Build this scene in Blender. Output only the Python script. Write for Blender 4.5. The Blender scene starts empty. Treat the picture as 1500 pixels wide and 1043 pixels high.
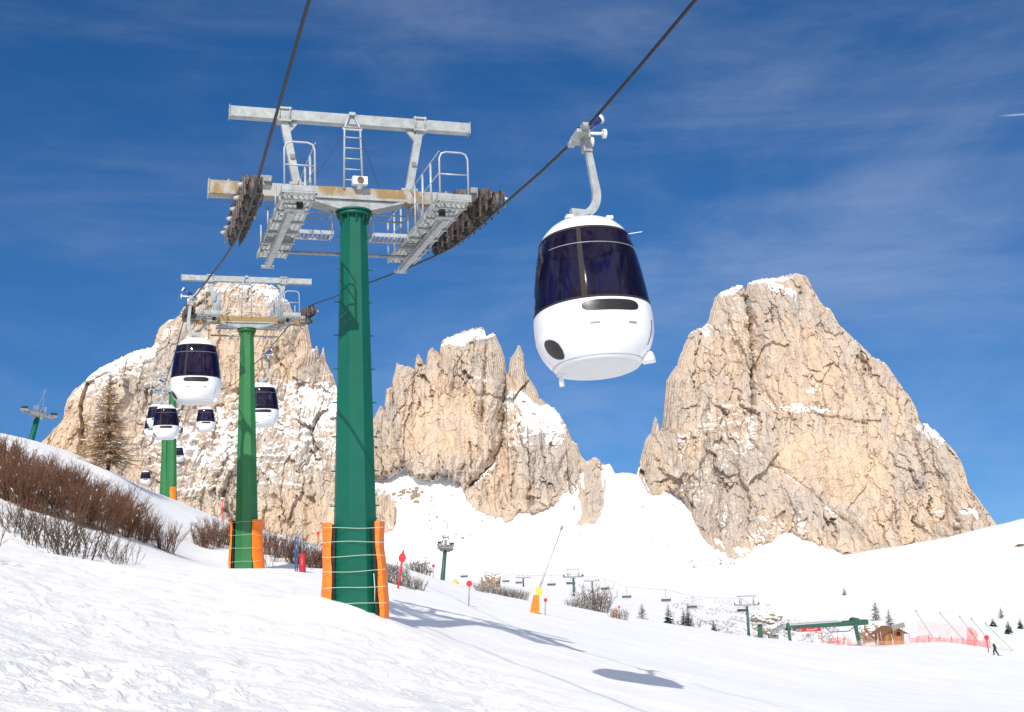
import bpy, math, random
import numpy as np
from mathutils import Vector, Matrix
C = bpy.context.scene.collection
R = math.radians

# ------------------------------------------------------------------ camera model (used to survey the photograph)
F = 1800.0
PITCH = math.atan((830 - 521.5) / F)
ROLL = .035
_r0 = np.array([1, 0, 0.]); FW = np.array([0, math.cos(PITCH), math.sin(PITCH)]); _u0 = np.array([0, -math.sin(PITCH), math.cos(PITCH)])
RT = _r0 * math.cos(ROLL) - _u0 * math.sin(ROLL)
UP = _u0 * math.cos(ROLL) + _r0 * math.sin(ROLL)

def at(x, y, Y):
    d = RT * (x - 750) / F + UP * (521.5 - y) / F + FW
    return d * (Y / d[1])

def pj(P):
    P = np.asarray(P, float); D = P @ FW
    return 750 + F * (P @ RT) / D, 521.5 - F * (P @ UP) / D

# ------------------------------------------------------------------ noise
def _h(i, j, k, seed):
    n = (i * 374761393 + j * 668265263 + k * 2147483647 + seed * 1274126177) & 0xffffffff
    n = ((n ^ (n >> 13)) * 1274126177) & 0xffffffff
    n = ((n ^ (n >> 15)) * 2246822519) & 0xffffffff
    return ((n ^ (n >> 16)) & 0xffff) / 32767.5 - 1.0

def noise2(x, y, seed=0):
    x = np.asarray(x, float); y = np.asarray(y, float)
    x, y = np.broadcast_arrays(x, y)
    i = np.floor(x).astype(np.int64); j = np.floor(y).astype(np.int64)
    fx = x - i; fy = y - j
    u = fx * fx * fx * (fx * (fx * 6 - 15) + 10); v = fy * fy * fy * (fy * (fy * 6 - 15) + 10)
    def g(a, b, dx, dy):
        t = _h(a, b, 7, seed) * math.pi
        return np.cos(t) * dx + np.sin(t) * dy
    n00 = g(i, j, fx, fy); n10 = g(i + 1, j, fx - 1, fy); n01 = g(i, j + 1, fx, fy - 1); n11 = g(i + 1, j + 1, fx - 1, fy - 1)
    return 1.5 * ((n00 * (1 - u) + n10 * u) * (1 - v) + (n01 * (1 - u) + n11 * u) * v)

def fbm(x, y, seed=0, o=4, g=.5):
    s = 0; a = 1; t = 0
    for k in range(o):
        s = s + a * noise2(np.asarray(x) * 2 ** k + 17.3 * k, np.asarray(y) * 2 ** k - 9.1 * k, seed + k)
        t += a; a *= g
    return s / t * 1.3

def sst(a, b, x):
    t = np.clip((x - a) / (b - a), 0, 1)
    return t * t * (3 - 2 * t)

# ------------------------------------------------------------------ objects
def tag(o, label=None, cat=None, group=None, kind=None):
    if label: o['label'] = label
    if cat: o['category'] = cat
    if group: o['group'] = group
    if kind: o['kind'] = kind
    return o

def empty(name, loc=(0, 0, 0), rot=(0, 0, 0), scale=1):
    o = bpy.data.objects.new(name, None); C.objects.link(o)
    o.location = loc; o.rotation_euler = rot; o.scale = (scale,) * 3
    o.empty_display_size = .3
    return o

def thing(name, label, cat, loc=(0, 0, 0), rot=(0, 0, 0), group=None, scale=1):
    return tag(empty(name, loc, rot, scale), label, cat, group)

def kids(o):
    return [c for c in bpy.data.objects if c.parent == o]

def copy_tree(o, parent=None):
    c = o.copy(); C.objects.link(c)
    if parent: c.parent = parent
    for ch in kids(o): copy_tree(ch, c)
    return c

def np_mesh(name, V, Fq, mats, smooth=False, attrs=None):
    me = bpy.data.meshes.new(name)
    V = np.asarray(V, np.float32); Fq = np.asarray(Fq, np.int32)
    k = Fq.shape[1]
    me.vertices.add(len(V)); me.vertices.foreach_set('co', V.ravel())
    me.loops.add(Fq.size); me.loops.foreach_set('vertex_index', Fq.ravel())
    me.polygons.add(len(Fq))
    me.polygons.foreach_set('loop_start', np.arange(0, Fq.size, k, dtype=np.int32))
    me.polygons.foreach_set('loop_total', np.full(len(Fq), k, np.int32))
    for m in (mats if isinstance(mats, list) else [mats]): me.materials.append(m)
    for n, a in (attrs or {}).items():
        t = me.attributes.new(n, 'FLOAT', 'POINT'); t.data.foreach_set('value', np.asarray(a, np.float32).ravel())
    me.update(calc_edges=True)
    me.polygons.foreach_set('use_smooth', np.full(len(Fq), smooth))
    me.validate()
    return me

class MB:
    def __init__(s): s.v = []; s.f = []; s.m = []; s.sm = []
    def add(s, vs, fs, mi=0, smooth=False):
        b = len(s.v); s.v.extend([tuple(p) for p in vs])
        for f in fs: s.f.append([b + i for i in f]); s.m.append(mi); s.sm.append(smooth)
    def box(s, c, d, mi=0, M=None, taper=1.0):
        x, y, z = d[0] / 2, d[1] / 2, d[2] / 2; vs = []
        for k in (-1, 1):
            t = 1 if k < 0 else taper
            for a, b in ((-1, -1), (1, -1), (1, 1), (-1, 1)):
                p = Vector((a * x * t, b * y * t, k * z))
                if M: p = M @ p
                vs.append((c[0] + p[0], c[1] + p[1], c[2] + p[2]))
        s.add(vs, [(3, 2, 1, 0), (4, 5, 6, 7), (0, 1, 5, 4), (1, 2, 6, 5), (2, 3, 7, 6), (3, 0, 4, 7)], mi)
    def bar(s, p, q, w, h, mi=0, up=(0, 0, 1)):
        p = Vector(p); q = Vector(q); d = (q - p)
        L = d.length; d.normalize(); up = Vector(up)
        if abs(d.dot(up)) > .98: up = Vector((0, 1, 0))
        a = d.cross(up).normalized(); b = a.cross(d)
        M = Matrix((a, d, b)).transposed()
        s.box((p + q) / 2, (w, L, h), mi, M)
    def tube(s, pts, r, n=6, mi=0, cap=True, smooth=True):
        pts = [Vector(p) for p in pts]; rs = r if isinstance(r, (list, tuple)) else [r] * len(pts)
        vs = []; pa = None
        for i, p in enumerate(pts):
            d = (pts[min(i + 1, len(pts) - 1)] - pts[max(i - 1, 0)])
            if d.length < 1e-9: d = Vector((0, 0, 1))
            d.normalize()
            if pa is None: pa = d.orthogonal().normalized()
            a = (pa - d * pa.dot(d))
            if a.length < 1e-6: a = d.orthogonal()
            a.normalize(); pa = a; b = d.cross(a)
            for k in range(n):
                t = 2 * math.pi * k / n
                vs.append(p + (a * math.cos(t) + b * math.sin(t)) * rs[i])
        fs = []
        for i in range(len(pts) - 1):
            for k in range(n):
                k2 = (k + 1) % n
                fs.append((i * n + k, i * n + k2, (i + 1) * n + k2, (i + 1) * n + k))
        s.add(vs, fs, mi, smooth and n > 4)
        if cap:
            b = len(s.v) - len(vs)
            s.f.append([b + k for k in range(n)][::-1]); s.m.append(mi); s.sm.append(False)
            e = b + (len(pts) - 1) * n
            s.f.append([e + k for k in range(n)]); s.m.append(mi); s.sm.append(False)
    def cyl(s, p, q, r, n=16, mi=0, r2=None): s.tube([p, q], [r, r if r2 is None else r2], n, mi)
    def prism(s, poly, y0, y1, mi=0, M=None):          # polygon in x,z extruded along y
        n = len(poly); vs = [(x, y0, z) for x, z in poly] + [(x, y1, z) for x, z in poly]
        if M: vs = [M @ Vector(p) for p in vs]
        s.add(vs, [tuple(range(n)), tuple(range(2 * n - 1, n - 1, -1))] + [(i, i + n, (i + 1) % n + n, (i + 1) % n) for i in range(n)], mi)
    def build(s, name, mat, parent=None, bevel=0):
        me = bpy.data.meshes.new(name); me.from_pydata([tuple(p) for p in s.v], [], s.f)
        for m in (mat if isinstance(mat, list) else [mat]): me.materials.append(m)
        me.polygons.foreach_set('material_index', s.m); me.polygons.foreach_set('use_smooth', s.sm); me.update()
        o = bpy.data.objects.new(name, me); C.objects.link(o)
        if parent: o.parent = parent
        if bevel:
            b = o.modifiers.new('bevel', 'BEVEL'); b.width = bevel; b.segments = 2; b.limit_method = 'ANGLE'
        return o

# ------------------------------------------------------------------ materials
def mat(name, col, rough=.6, metal=0, var=.0, scale=3., bump=0., bscale=20., coat=0., col2=None, thr=(.45, .6), spec=.5, stretch=None):
    m = bpy.data.materials.new(name); m.use_nodes = True; N = m.node_tree.nodes; L = m.node_tree.links
    p = N['Principled BSDF']; p.inputs['Roughness'].default_value = rough; p.inputs['Metallic'].default_value = metal
    p.inputs['Coat Weight'].default_value = coat; p.inputs['Specular IOR Level'].default_value = spec
    p.inputs['Base Color'].default_value = (*col, 1)
    tc = N.new('ShaderNodeTexCoord'); src = tc.outputs['Object']
    if stretch:
        mp = N.new('ShaderNodeMapping'); mp.inputs['Scale'].default_value = stretch; L.new(src, mp.inputs['Vector']); src = mp.outputs['Vector']
    if var or col2:
        n = N.new('ShaderNodeTexNoise'); n.inputs['Scale'].default_value = scale; n.inputs['Detail'].default_value = 6; n.inputs['Roughness'].default_value = .6
        L.new(src, n.inputs['Vector'])
        r = N.new('ShaderNodeValToRGB'); L.new(n.outputs['Fac'], r.inputs['Fac'])
        a, b = r.color_ramp.elements
        if col2: a.position, b.position = thr; a.color = (*col, 1); b.color = (*col2, 1)
        else:
            a.position, b.position = .3, .7
            a.color = (*[c * (1 - var) for c in col], 1); b.color = (*[min(1, c * (1 + var)) for c in col], 1)
        L.new(r.outputs['Color'], p.inputs['Base Color'])
    if bump:
        n2 = N.new('ShaderNodeTexNoise'); n2.inputs['Scale'].default_value = bscale; n2.inputs['Detail'].default_value = 5; L.new(src, n2.inputs['Vector'])
        bp = N.new('ShaderNodeBump'); bp.inputs['Strength'].default_value = bump; bp.inputs['Distance'].default_value = .02
        L.new(n2.outputs['Fac'], bp.inputs['Height']); L.new(bp.outputs['Normal'], p.inputs['Normal'])
    return m

M = {}
M['galv'] = mat('galvanised_steel', (.36, .38, .375), .5, .25, .22, 5, .15, 30)
M['galvd'] = mat('weathered_steel', (.30, .31, .31), .55, .3, .3, 6, .2, 30)
M['stain'] = mat('stained_steel', (.40, .39, .355), .6, .1, 0, 1.1, .15, 20, col2=(.28, .19, .075), thr=(.5, .58), stretch=(1, 1, .5))
M['ochre'] = mat('ochre_steel', (.30, .20, .07), .6, .1, 0, 1.3, .15, 20, col2=(.36, .33, .26), thr=(.58, .66))
M['rust'] = mat('greasy_steel', (.105, .082, .070), .55, .3, .6, 9, .3, 40)
M['rail'] = mat('rail_steel', (.40, .43, .46), .45, .2, .12, 6)
M['green1'] = mat('deep_green_paint', (.001, .098, .062), .45, 0, .12, 1.2, .04, 6, coat=.05, spec=.3)
M['green2'] = mat('leaf_green_paint', (.018, .150, .040), .45, 0, .12, 1.2, .04, 6, coat=.15)
M['green3'] = mat('dark_green_paint', (.02, .085, .055), .5, 0, .15, 1.5)
M['orange'] = mat('orange_padding', (.85, .185, .003), .5, 0, .10, 2.5, .25, 5)
M['gap'] = mat('dark_rubber', (.02, .014, .012), .8)
M['cord'] = mat('pale_cord', (.62, .62, .52), .8)
M['white'] = mat('white_shell', (.80, .81, .82), .28, 0, .02, 2, coat=.3)
M['white2'] = mat('white_paint', (.75, .75, .74), .5)
M['vent'] = mat('dark_vent', (.018, .016, .016), .35)
M['floor'] = mat('pale_plate', (.66, .67, .68), .4, 0, .04, 3)
M['blue'] = mat('blue_enamel', (.012, .03, .20), .3, 0, .1, 4, coat=.4)
M['blue2'] = mat('blue_hose', (.02, .10, .28), .5, 0, .1, 4)
M['rope'] = mat('dark_wire_rope', (.022, .023, .026), .5, .5, .4, 60, .5, 90)
M['black'] = mat('black_rubber', (.015, .015, .016), .6)
M['seatdark'] = mat('dark_seat', (.06, .065, .07), .6)
M['red'] = mat('red_paint', (.42, .018, .03), .5, 0, .1, 4)
M['redsign'] = mat('red_disc', (.66, .02, .03), .5, 0, .08, 6)
M['wood'] = mat('varnished_wood', (.34, .15, .045), .6, 0, .3, 3, .2, 10, stretch=(1, 1, 8))
M['roofw'] = mat('weathered_roof', (.19, .10, .045), .8, 0, .3, 4, .2, 8)
M['greywood'] = mat('grey_boards', (.22, .21, .18), .8, 0, .2, 4)
M['yellow'] = mat('yellow_paint', (.70, .50, .03), .5)
M['skin'] = mat('skin', (.42, .24, .17), .5)
M['jacket'] = mat('dark_jacket', (.035, .03, .032), .8, 0, .3, 12)
M['jacketr'] = mat('rose_jacket', (.30, .10, .10), .8, 0, .3, 12)
M['hair'] = mat('dark_hair', (.02, .014, .01), .7)
M['cushion'] = mat('bench_fabric', (.10, .08, .09), .8)

def net_mat(name, col, dens):
    m = bpy.data.materials.new(name); m.use_nodes = True; N = m.node_tree.nodes; L = m.node_tree.links
    p = N['Principled BSDF']; p.inputs['Base Color'].default_value = (*col, 1); p.inputs['Roughness'].default_value = .8
    t = N.new('ShaderNodeBsdfTransparent'); x = N.new('ShaderNodeMixShader')
    tc = N.new('ShaderNodeTexCoord'); n = N.new('ShaderNodeTexNoise'); n.inputs['Scale'].default_value = 1.2; n.inputs['Detail'].default_value = 4
    L.new(tc.outputs['Object'], n.inputs['Vector'])
    mr = N.new('ShaderNodeMapRange'); mr.inputs[1].default_value = .3; mr.inputs[2].default_value = .7
    mr.inputs[3].default_value = dens * .6; mr.inputs[4].default_value = min(1, dens * 1.4); L.new(n.outputs['Fac'], mr.inputs[0])
    L.new(mr.outputs[0], x.inputs[0]); L.new(t.outputs[0], x.inputs[1]); L.new(p.outputs[0], x.inputs[2])
    L.new(x.outputs[0], N['Material Output'].inputs['Surface'])
    return m
M['netred'] = net_mat('red_safety_net', (.62, .09, .09), .46)
M['netpink'] = net_mat('sheer_pink_net', (.62, .36, .31), .24)
M['netgreen'] = net_mat('sheer_green_net', (.45, .55, .36), .35)

def glass_mat():
    m = bpy.data.materials.new('tinted_violet_glass'); m.use_nodes = True; N = m.node_tree.nodes; L = m.node_tree.links
    N.remove(N['Principled BSDF'])
    t = N.new('ShaderNodeBsdfTransparent'); t.inputs['Color'].default_value = (.25, .21, .36, 1)
    d = N.new('ShaderNodeBsdfDiffuse'); d.inputs['Color'].default_value = (.011, .006, .028, 1)
    g = N.new('ShaderNodeBsdfGlossy'); g.inputs['Roughness'].default_value = .04; g.inputs['Color'].default_value = (.9, .85, 1, 1)
    x0 = N.new('ShaderNodeMixShader'); x0.inputs[0].default_value = .30; L.new(t.outputs[0], x0.inputs[1]); L.new(d.outputs[0], x0.inputs[2])
    fr = N.new('ShaderNodeFresnel'); fr.inputs['IOR'].default_value = 1.42
    x = N.new('ShaderNodeMixShader'); L.new(fr.outputs[0], x.inputs[0]); L.new(x0.outputs[0], x.inputs[1]); L.new(g.outputs[0], x.inputs[2])
    L.new(x.outputs[0], N['Material Output'].inputs['Surface'])
    return m
M['glass'] = glass_mat()

def snow_mat():
    m = bpy.data.materials.new('snow'); m.use_nodes = True; N = m.node_tree.nodes; L = m.node_tree.links
    p = N['Principled BSDF']; p.inputs['Roughness'].default_value = .7; p.inputs['Specular IOR Level'].default_value = .25
    p.inputs['Base Color'].default_value = (.87, .88, .895, 1)
    tc = N.new('ShaderNodeTexCoord'); at_ = N.new('ShaderNodeAttribute'); at_.attribute_name = 'rough'
    hs = []
    for sc, w in ((14., .5), (4., 1.), (60., .2)):
        n = N.new('ShaderNodeTexNoise'); n.inputs['Scale'].default_value = sc; n.inputs['Detail'].default_value = 6; n.inputs['Roughness'].default_value = .6
        L.new(tc.outputs['Object'], n.inputs['Vector'])
        mu = N.new('ShaderNodeMath'); mu.operation = 'MULTIPLY'; mu.inputs[1].default_value = w; L.new(n.outputs['Fac'], mu.inputs[0]); hs.append(mu.outputs[0])
    a = N.new('ShaderNodeMath'); L.new(hs[0], a.inputs[0]); L.new(hs[1], a.inputs[1])
    b = N.new('ShaderNodeMath'); L.new(a.outputs[0], b.inputs[0]); L.new(hs[2], b.inputs[1])
    bp = N.new('ShaderNodeBump'); bp.inputs['Distance'].default_value = .06
    L.new(at_.outputs['Fac'], bp.inputs['Strength']); L.new(b.outputs[0], bp.inputs['Height']); L.new(bp.outputs['Normal'], p.inputs['Normal'])
    # faint patches of older, greyer snow
    n = N.new('ShaderNodeTexNoise'); n.inputs['Scale'].default_value = .35; n.inputs['Detail'].default_value = 8; n.inputs['Roughness'].default_value = .65
    L.new(tc.outputs['Object'], n.inputs['Vector'])
    r = N.new('ShaderNodeValToRGB'); L.new(n.outputs['Fac'], r.inputs['Fac']); e = r.color_ramp.elements
    e[0].position = .3; e[1].position = .65; e[0].color = (.845, .83, .81, 1); e[1].color = (.915, .895, .865, 1)
    L.new(r.outputs['Color'], p.inputs['Base Color'])
    return m
M['snow'] = snow_mat()
M['snowtuft'] = mat('clinging_snow', (.85, .86, .88), .7)

def rock_mat():
    m = bpy.data.materials.new('pale_dolomite_rock'); m.use_nodes = True; N = m.node_tree.nodes; L = m.node_tree.links
    p = N['Principled BSDF']; p.inputs['Roughness'].default_value = .9; p.inputs['Specular IOR Level'].default_value = .15
    tc = N.new('ShaderNodeTexCoord')
    def noise(scale, stretch, det=8, ro=.6):
        mp = N.new('ShaderNodeMapping'); mp.inputs['Scale'].default_value = stretch; L.new(tc.outputs['Object'], mp.inputs['Vector'])
        n = N.new('ShaderNodeTexNoise'); n.inputs['Scale'].default_value = scale; n.inputs['Detail'].default_value = det; n.inputs['Roughness'].default_value = ro
        L.new(mp.outputs['Vector'], n.inputs['Vector']); return n.outputs['Fac']
    def ramp(src, pos, cols):
        r = N.new('ShaderNodeValToRGB'); L.new(src, r.inputs['Fac']); el = r.color_ramp.elements
        while len(el) < len(pos): el.new(.5)
        for e, q, c in zip(el, pos, cols): e.position = q; e.color = (*c, 1)
        return r.outputs['Color']
    def mix(f, a, b, mode='MIX'):
        x = N.new('ShaderNodeMix'); x.data_type = 'RGBA'; x.blend_type = mode
        if isinstance(f, float): x.inputs[0].default_value = f
        else: L.new(f, x.inputs[0])
        L.new(a, x.inputs[6]); L.new(b, x.inputs[7]); return x.outputs[2]
    def attr(n):
        a = N.new('ShaderNodeAttribute'); a.attribute_name = n; return a.outputs['Fac']
    tone = N.new('ShaderNodeMath'); tone.operation = 'ADD'; L.new(attr('tone'), tone.inputs[0])
    t2 = N.new('ShaderNodeMath'); t2.operation = 'MULTIPLY_ADD'; t2.inputs[1].default_value = .7; t2.inputs[2].default_value = -.35
    L.new(noise(.045, (1, 1, .5)), t2.inputs[0]); L.new(t2.outputs[0], tone.inputs[1])
    base = ramp(tone.outputs[0], (.10, .36, .60, .9), ((.45, .395, .345), (.51, .43, .355), (.565, .445, .335), (.61, .465, .325)))
    streak = ramp(noise(.07, (1, 1, .16), 6, .65), (.36, .52, .8), ((.80, .81, .83), (1, 1, 1), (1.05, 1.04, 1.03)))
    c1 = mix(.8, base, streak, 'MULTIPLY')
    grain = ramp(noise(.32, (1, 1, .6), 8, .75), (.33, .5, .72), ((.82, .81, .81), (1, 1, 1), (1.08, 1.07, 1.06)))
    c2 = mix(.9, c1, grain, 'MULTIPLY')
    sn = N.new('ShaderNodeMath'); sn.operation = 'MULTIPLY_ADD'; sn.inputs[1].default_value = .75; L.new(noise(.34, (1, 1, 1.2), 9, .74), sn.inputs[0]); L.new(attr('snow'), sn.inputs[2])
    mr = N.new('ShaderNodeMapRange'); mr.interpolation_type = 'SMOOTHSTEP'; mr.inputs[1].default_value = .86; mr.inputs[2].default_value = .96; L.new(sn.outputs[0], mr.inputs[0])
    wh = N.new('ShaderNodeRGB'); wh.outputs[0].default_value = (.86, .87, .885, 1)
    L.new(mix(mr.outputs[0], c2, wh.outputs[0]), p.inputs['Base Color'])
    bp = N.new('ShaderNodeBump'); bp.inputs['Strength'].default_value = .4; bp.inputs['Distance'].default_value = 2.2
    L.new(noise(.4, (1, 1, .7), 9, .7), bp.inputs['Height']); L.new(bp.outputs['Normal'], p.inputs['Normal'])
    return m
M['rock'] = rock_mat()
# ------------------------------------------------------------------ terrain: one sheet of snow, surveyed points + thin-plate interpolation
def rtz(P): return math.atan2(P[0], P[1]), math.hypot(P[0], P[1]), P[2]
ctrl = []
def cp(x, y, Y): ctrl.append(rtz(at(x, y, Y)))
for r in (3, 7):
    for dg in (-60, -35, -18, 0, 18, 35, 60):
        t = R(dg); ctrl.append((t, r, -1.7 + r * (-.235 * math.sin(t) - .0117 * math.cos(t))))
for dg, r, s in ((-60, 25, .16), (-60, 80, .13), (60, 25, -.19), (60, 80, -.11), (60, 300, -.06), (-60, 300, .05), (60, 1000, .0), (-60, 1000, .0), (60, 2200, 0), (-60, 2200, 0)):
    ctrl.append((R(dg), r, -1.7 + s * r))
for c in [(515, 905, 30), (590, 897, 40.5), (815, 943, 43), (915, 988, 31), (1500, 1043, 50), (1200, 1000, 60), (700, 985, 24), (300, 930, 22), (100, 880, 24),
          (190, 824, 40), (0, 800, 36), (361, 832, 58), (440, 836, 50), (0, 736, 48), (80, 760, 50), (220, 799, 56), (290, 806, 66),
          (0, 646, 66), (54, 665, 66), (100, 682, 68), (166, 699, 72), (201, 716, 78), (266, 735, 88), (320, 761, 90), (384, 778, 88), (467, 800, 84),
          (560, 826, 78), (600, 838, 78), (648, 851, 90), (693, 862, 100), (765, 879, 108), (830, 890, 115), (893, 903, 122), (960, 912, 130), (1016, 919, 140), (1060, 931, 148),
          (1140, 941, 158), (1200, 946, 166), (1308, 949, 176), (1345, 943, 182), (1382, 941, 186), (1446, 951, 190), (1500, 962, 200), (1459, 959, 165),
          (0, 700, 120), (0, 770, 320), (0, 815, 1000), (0, 830, 2100),
          (100, 715, 120), (100, 770, 320), (100, 830, 1100),
          (250, 741, 125), (250, 737, 172), (246, 742, 215), (250, 790, 420), (250, 830, 1200), (250, 835, 2100),
          (450, 822, 130), (450, 832, 220), (450, 842, 600), (450, 840, 2000),
          (560, 838, 120), (650, 858, 135), (650, 856, 220), (650, 851, 450), (650, 846, 1100), (650, 841, 2050),
          (760, 888, 160), (850, 904, 170), (850, 884, 260), (850, 864, 480), (850, 848, 1100), (850, 839, 2050),
          (1050, 940, 190), (1050, 925, 260), (1050, 900, 380), (1050, 876, 600), (1050, 856, 1100), (1050, 842, 1600), (1050, 837, 2050),
          (1200, 956, 210), (1200, 944, 300), (1200, 905, 450), (1200, 878, 700), (1200, 848, 1150), (1200, 822, 1450), (1200, 826, 2000),
          (1330, 950, 225), (1330, 935, 300), (1330, 900, 450), (1330, 870, 650), (1330, 838, 1000), (1310, 801, 1350), (1330, 815, 1900),
          (1400, 950, 230), (1400, 930, 300), (1400, 903, 450), (1400, 870, 650), (1400, 830, 950), (1400, 787, 1280), (1400, 800, 1700), (1400, 806, 2200),
          (1500, 966, 240), (1500, 932, 320), (1500, 905, 450), (1500, 868, 650), (1500, 815, 950), (1500, 764, 1200), (1500, 780, 1700), (1500, 795, 2200)]:
    cp(*c)
ctrl = np.array(ctrl)
KA = 3.2
def _k(d2):
    return .5 * d2 * np.log(np.maximum(d2, 1e-12))
_cx = np.stack([ctrl[:, 0] * KA, np.log(ctrl[:, 1])], 1); _val = (ctrl[:, 2] + 1.7) / ctrl[:, 1]
_n = len(_cx)
_A = _k(((_cx[:, None] - _cx[None]) ** 2).sum(-1)) + np.eye(_n) * 1e-5
_Pm = np.concatenate([np.ones((_n, 1)), _cx], 1)
_S = np.block([[_A, _Pm], [_Pm.T, np.zeros((3, 3))]])
_w = np.linalg.solve(_S, np.concatenate([_val, np.zeros(3)]))

PA, PB = at(585, 905, 31), at(905, 1043, 20)               # edge between the rough bank and the groomed piste
def rough_mask(x, y):
    d = ((PB[0] - PA[0]) * (y - PA[1]) - (PB[1] - PA[1]) * (x - PA[0])) / math.hypot(PB[0] - PA[0], PB[1] - PA[1])
    return 1 - sst(-.6, .8, d + .8 * noise2(np.asarray(x) * .5, np.asarray(y) * .5, 4)) * sst(70, 35, np.hypot(x, y)) if False else sst(-1.0, .8, -d)

def gz(x, y, micro=True):
    x = np.atleast_1d(np.asarray(x, float)); y = np.atleast_1d(np.asarray(y, float))
    th = np.clip(np.arctan2(x, y), -R(60), R(60)); r = np.maximum(np.hypot(x, y), .8)
    rc = np.minimum(r, 2250); lr = np.log(rc)
    out = np.full(x.shape, _w[_n]) + _w[_n + 1] * th * KA + _w[_n + 2] * lr
    for i in range(_n):
        out += _w[i] * _k((th * KA - _cx[i, 0]) ** 2 + (lr - _cx[i, 1]) ** 2)
    z = -1.7 + out * rc - np.maximum(r - 2250, 0) * .05
    if micro:
        rm = rough_mask(x, y); fade = sst(75, 22, r)
        z = z + fade * rm * (.10 * fbm(x * .45, y * .45, 11, 3) + .04 * fbm(x * 1.5, y * 1.5, 12, 3))
        lump = np.maximum(fbm(x * 3.1, y * 3.1, 14, 3) - .12, 0) * sst(-.25, .35, noise2(x * .33, y * .33, 15))
        z = z + fade * rm * sst(40, 14, r) * .15 * lump
        dd = noise2(x * 1.15 + .3 * noise2(x * 2, y * 2, 3), y * 1.15, 19)
        z = z - fade * rm * .07 * sst(.30, .62, dd)                     # old footprints
        z = z + (1 - rm) * fade * .012 * np.sin((x * .92 + y * .39) * 9) * sst(-.2, .4, noise2(x * .15, y * .15, 6))
        z = z + fade * (1 - rm) * .08 * fbm(x * .22, y * .22, 21, 4)
        z = z + sst(20, 80, r) * .38 * fbm(x * .06, y * .06, 23, 4) * sst(2500, 400, r)
        z = z + sst(300, 700, r) * sst(2300, 1600, r) * (5.5 * fbm(x / 190, y / 190, 25, 4) + 1.2 * fbm(x / 45, y / 70, 26, 3))
        # snow banked against the first pylon
        q = np.hypot(x - P1[0], y - P1[1]); z = z + .30 * np.exp(-(q / 1.5) ** 2)
        z = z + .25 * np.exp(-(((x - P1[0] + 1.0) / 1.0) ** 2 + ((y - P1[1] + .9) / .9) ** 2))
    return z
def g1(x, y): return float(gz(x, y)[0])

P1 = at(516, 600, 30)[:2]; P2 = at(361.5, 660, 58)[:2]
LD = (P2 - P1) / np.linalg.norm(P2 - P1); LR = np.array([LD[1], -LD[0]]); LROT = math.atan2(-LD[0], LD[1])

th = np.concatenate([np.linspace(-180, -62, 40, endpoint=False), np.linspace(-62, -27, 70, endpoint=False), np.linspace(-27, 27, 620, endpoint=False), np.linspace(27, 62, 70, endpoint=False), np.linspace(62, 180, 41)])
th = np.radians(th)
rr = np.concatenate([np.geomspace(.8, 7, 40, endpoint=False), np.geomspace(7, 60, 420, endpoint=False), np.geomspace(60, 2300, 330, endpoint=False), np.geomspace(2300, 9000, 25)])
TT, RRg = np.meshgrid(th, rr)
X = RRg * np.sin(TT); Yg = RRg * np.cos(TT)
Z = gz(X.ravel(), Yg.ravel()).reshape(X.shape)
nt, nr = len(th), len(rr)
idx = np.arange(nt * nr).reshape(nr, nt)
Q = np.stack([idx[:-1, :-1], idx[:-1, 1:], idx[1:, 1:], idx[1:, :-1]], -1).reshape(-1, 4)
rgh = (.15 + .75 * rough_mask(X, Yg)) * sst(60, 10, RRg) + .06
me = np_mesh('snow_ground', np.stack([X, Yg, Z], -1).reshape(-1, 3), Q[:, ::-1], M['snow'], True, {'rough': rgh})
ground = bpy.data.objects.new('ground', me); C.objects.link(ground)
tag(ground, 'bright white snow slope rising left and falling away to the right', None, kind='structure')

# ------------------------------------------------------------------ the three rock massifs and the snowfield between them
Y0 = 2500.0
def XZ(pts): 
    a = np.array([at(x, y, Y0) for x, y in pts]); return a[:, 0], a[:, 2]
bnd1 = [(40, 840), (500, 840), (535, 806), (550, 795), (562, 787), (575, 779), (583, 768), (590, 750)]
bnd = [(540, 705), (546, 700), (572, 698), (582, 692), (595, 688), (604, 700), (620, 704), (640, 702), (651, 697), (673, 710), (681, 722), (683, 738), (698, 752), (712, 759), (736, 764), (741, 772), (750, 766), (757, 754), (791, 752), (812, 743), (826, 726), (834, 722), (838, 756), (843, 776), (858, 772), (873, 771), (884, 746), (887, 715), (893, 697),
       (905, 694), (930, 694), (944, 716), (950, 727), (962, 730), (976, 722), (990, 726), (1000, 732), (1012, 752), (1018, 768), (1029, 790), (1047, 808), (1077, 822), (1095, 819), (1113, 802), (1130, 796), (1147, 788), (1159, 780), (1174, 789), (1218, 809), (1250, 820), (1480, 830)]
apron = [(40, 830), (480, 820), (546, 745), (572, 728), (595, 712), (650, 712), (700, 738), (740, 752), (790, 742), (830, 722), (860, 708), (893, 697), (915, 694), (932, 696), (960, 725), (1000, 745), (1030, 785), (1077, 815), (1110, 803), (1159, 790), (1218, 812), (1480, 845)]
ax_, az_ = XZ(apron)
_gx = np.arange(-1100, 1300, 2.0); _gz0 = np.interp(_gx, ax_, az_)
_ker = np.exp(-(np.arange(-30, 31) / 11.) ** 2); _ker /= _ker.sum()
_gzs = np.convolve(np.pad(_gz0, 30, mode='edge'), _ker, 'valid')
_dip = (_gx > at(890, 694, Y0)[0]) & (_gx < at(936, 694, Y0)[0])
_gzs = np.where(_dip, np.minimum(_gzs, _gz0), _gzs)
def XZw(pts, wf):
    out = []
    for x, y in pts:
        w = 0.
        for _ in range(6): q = at(x, y, Y0 - w); w = .5 * w + .5 * float(wf(np.array([q[0]]), np.array([q[2]]))[0])
        q = at(x, y, Y0 - w); out.append((q[0], q[2]))
    return np.array(out).T
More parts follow.
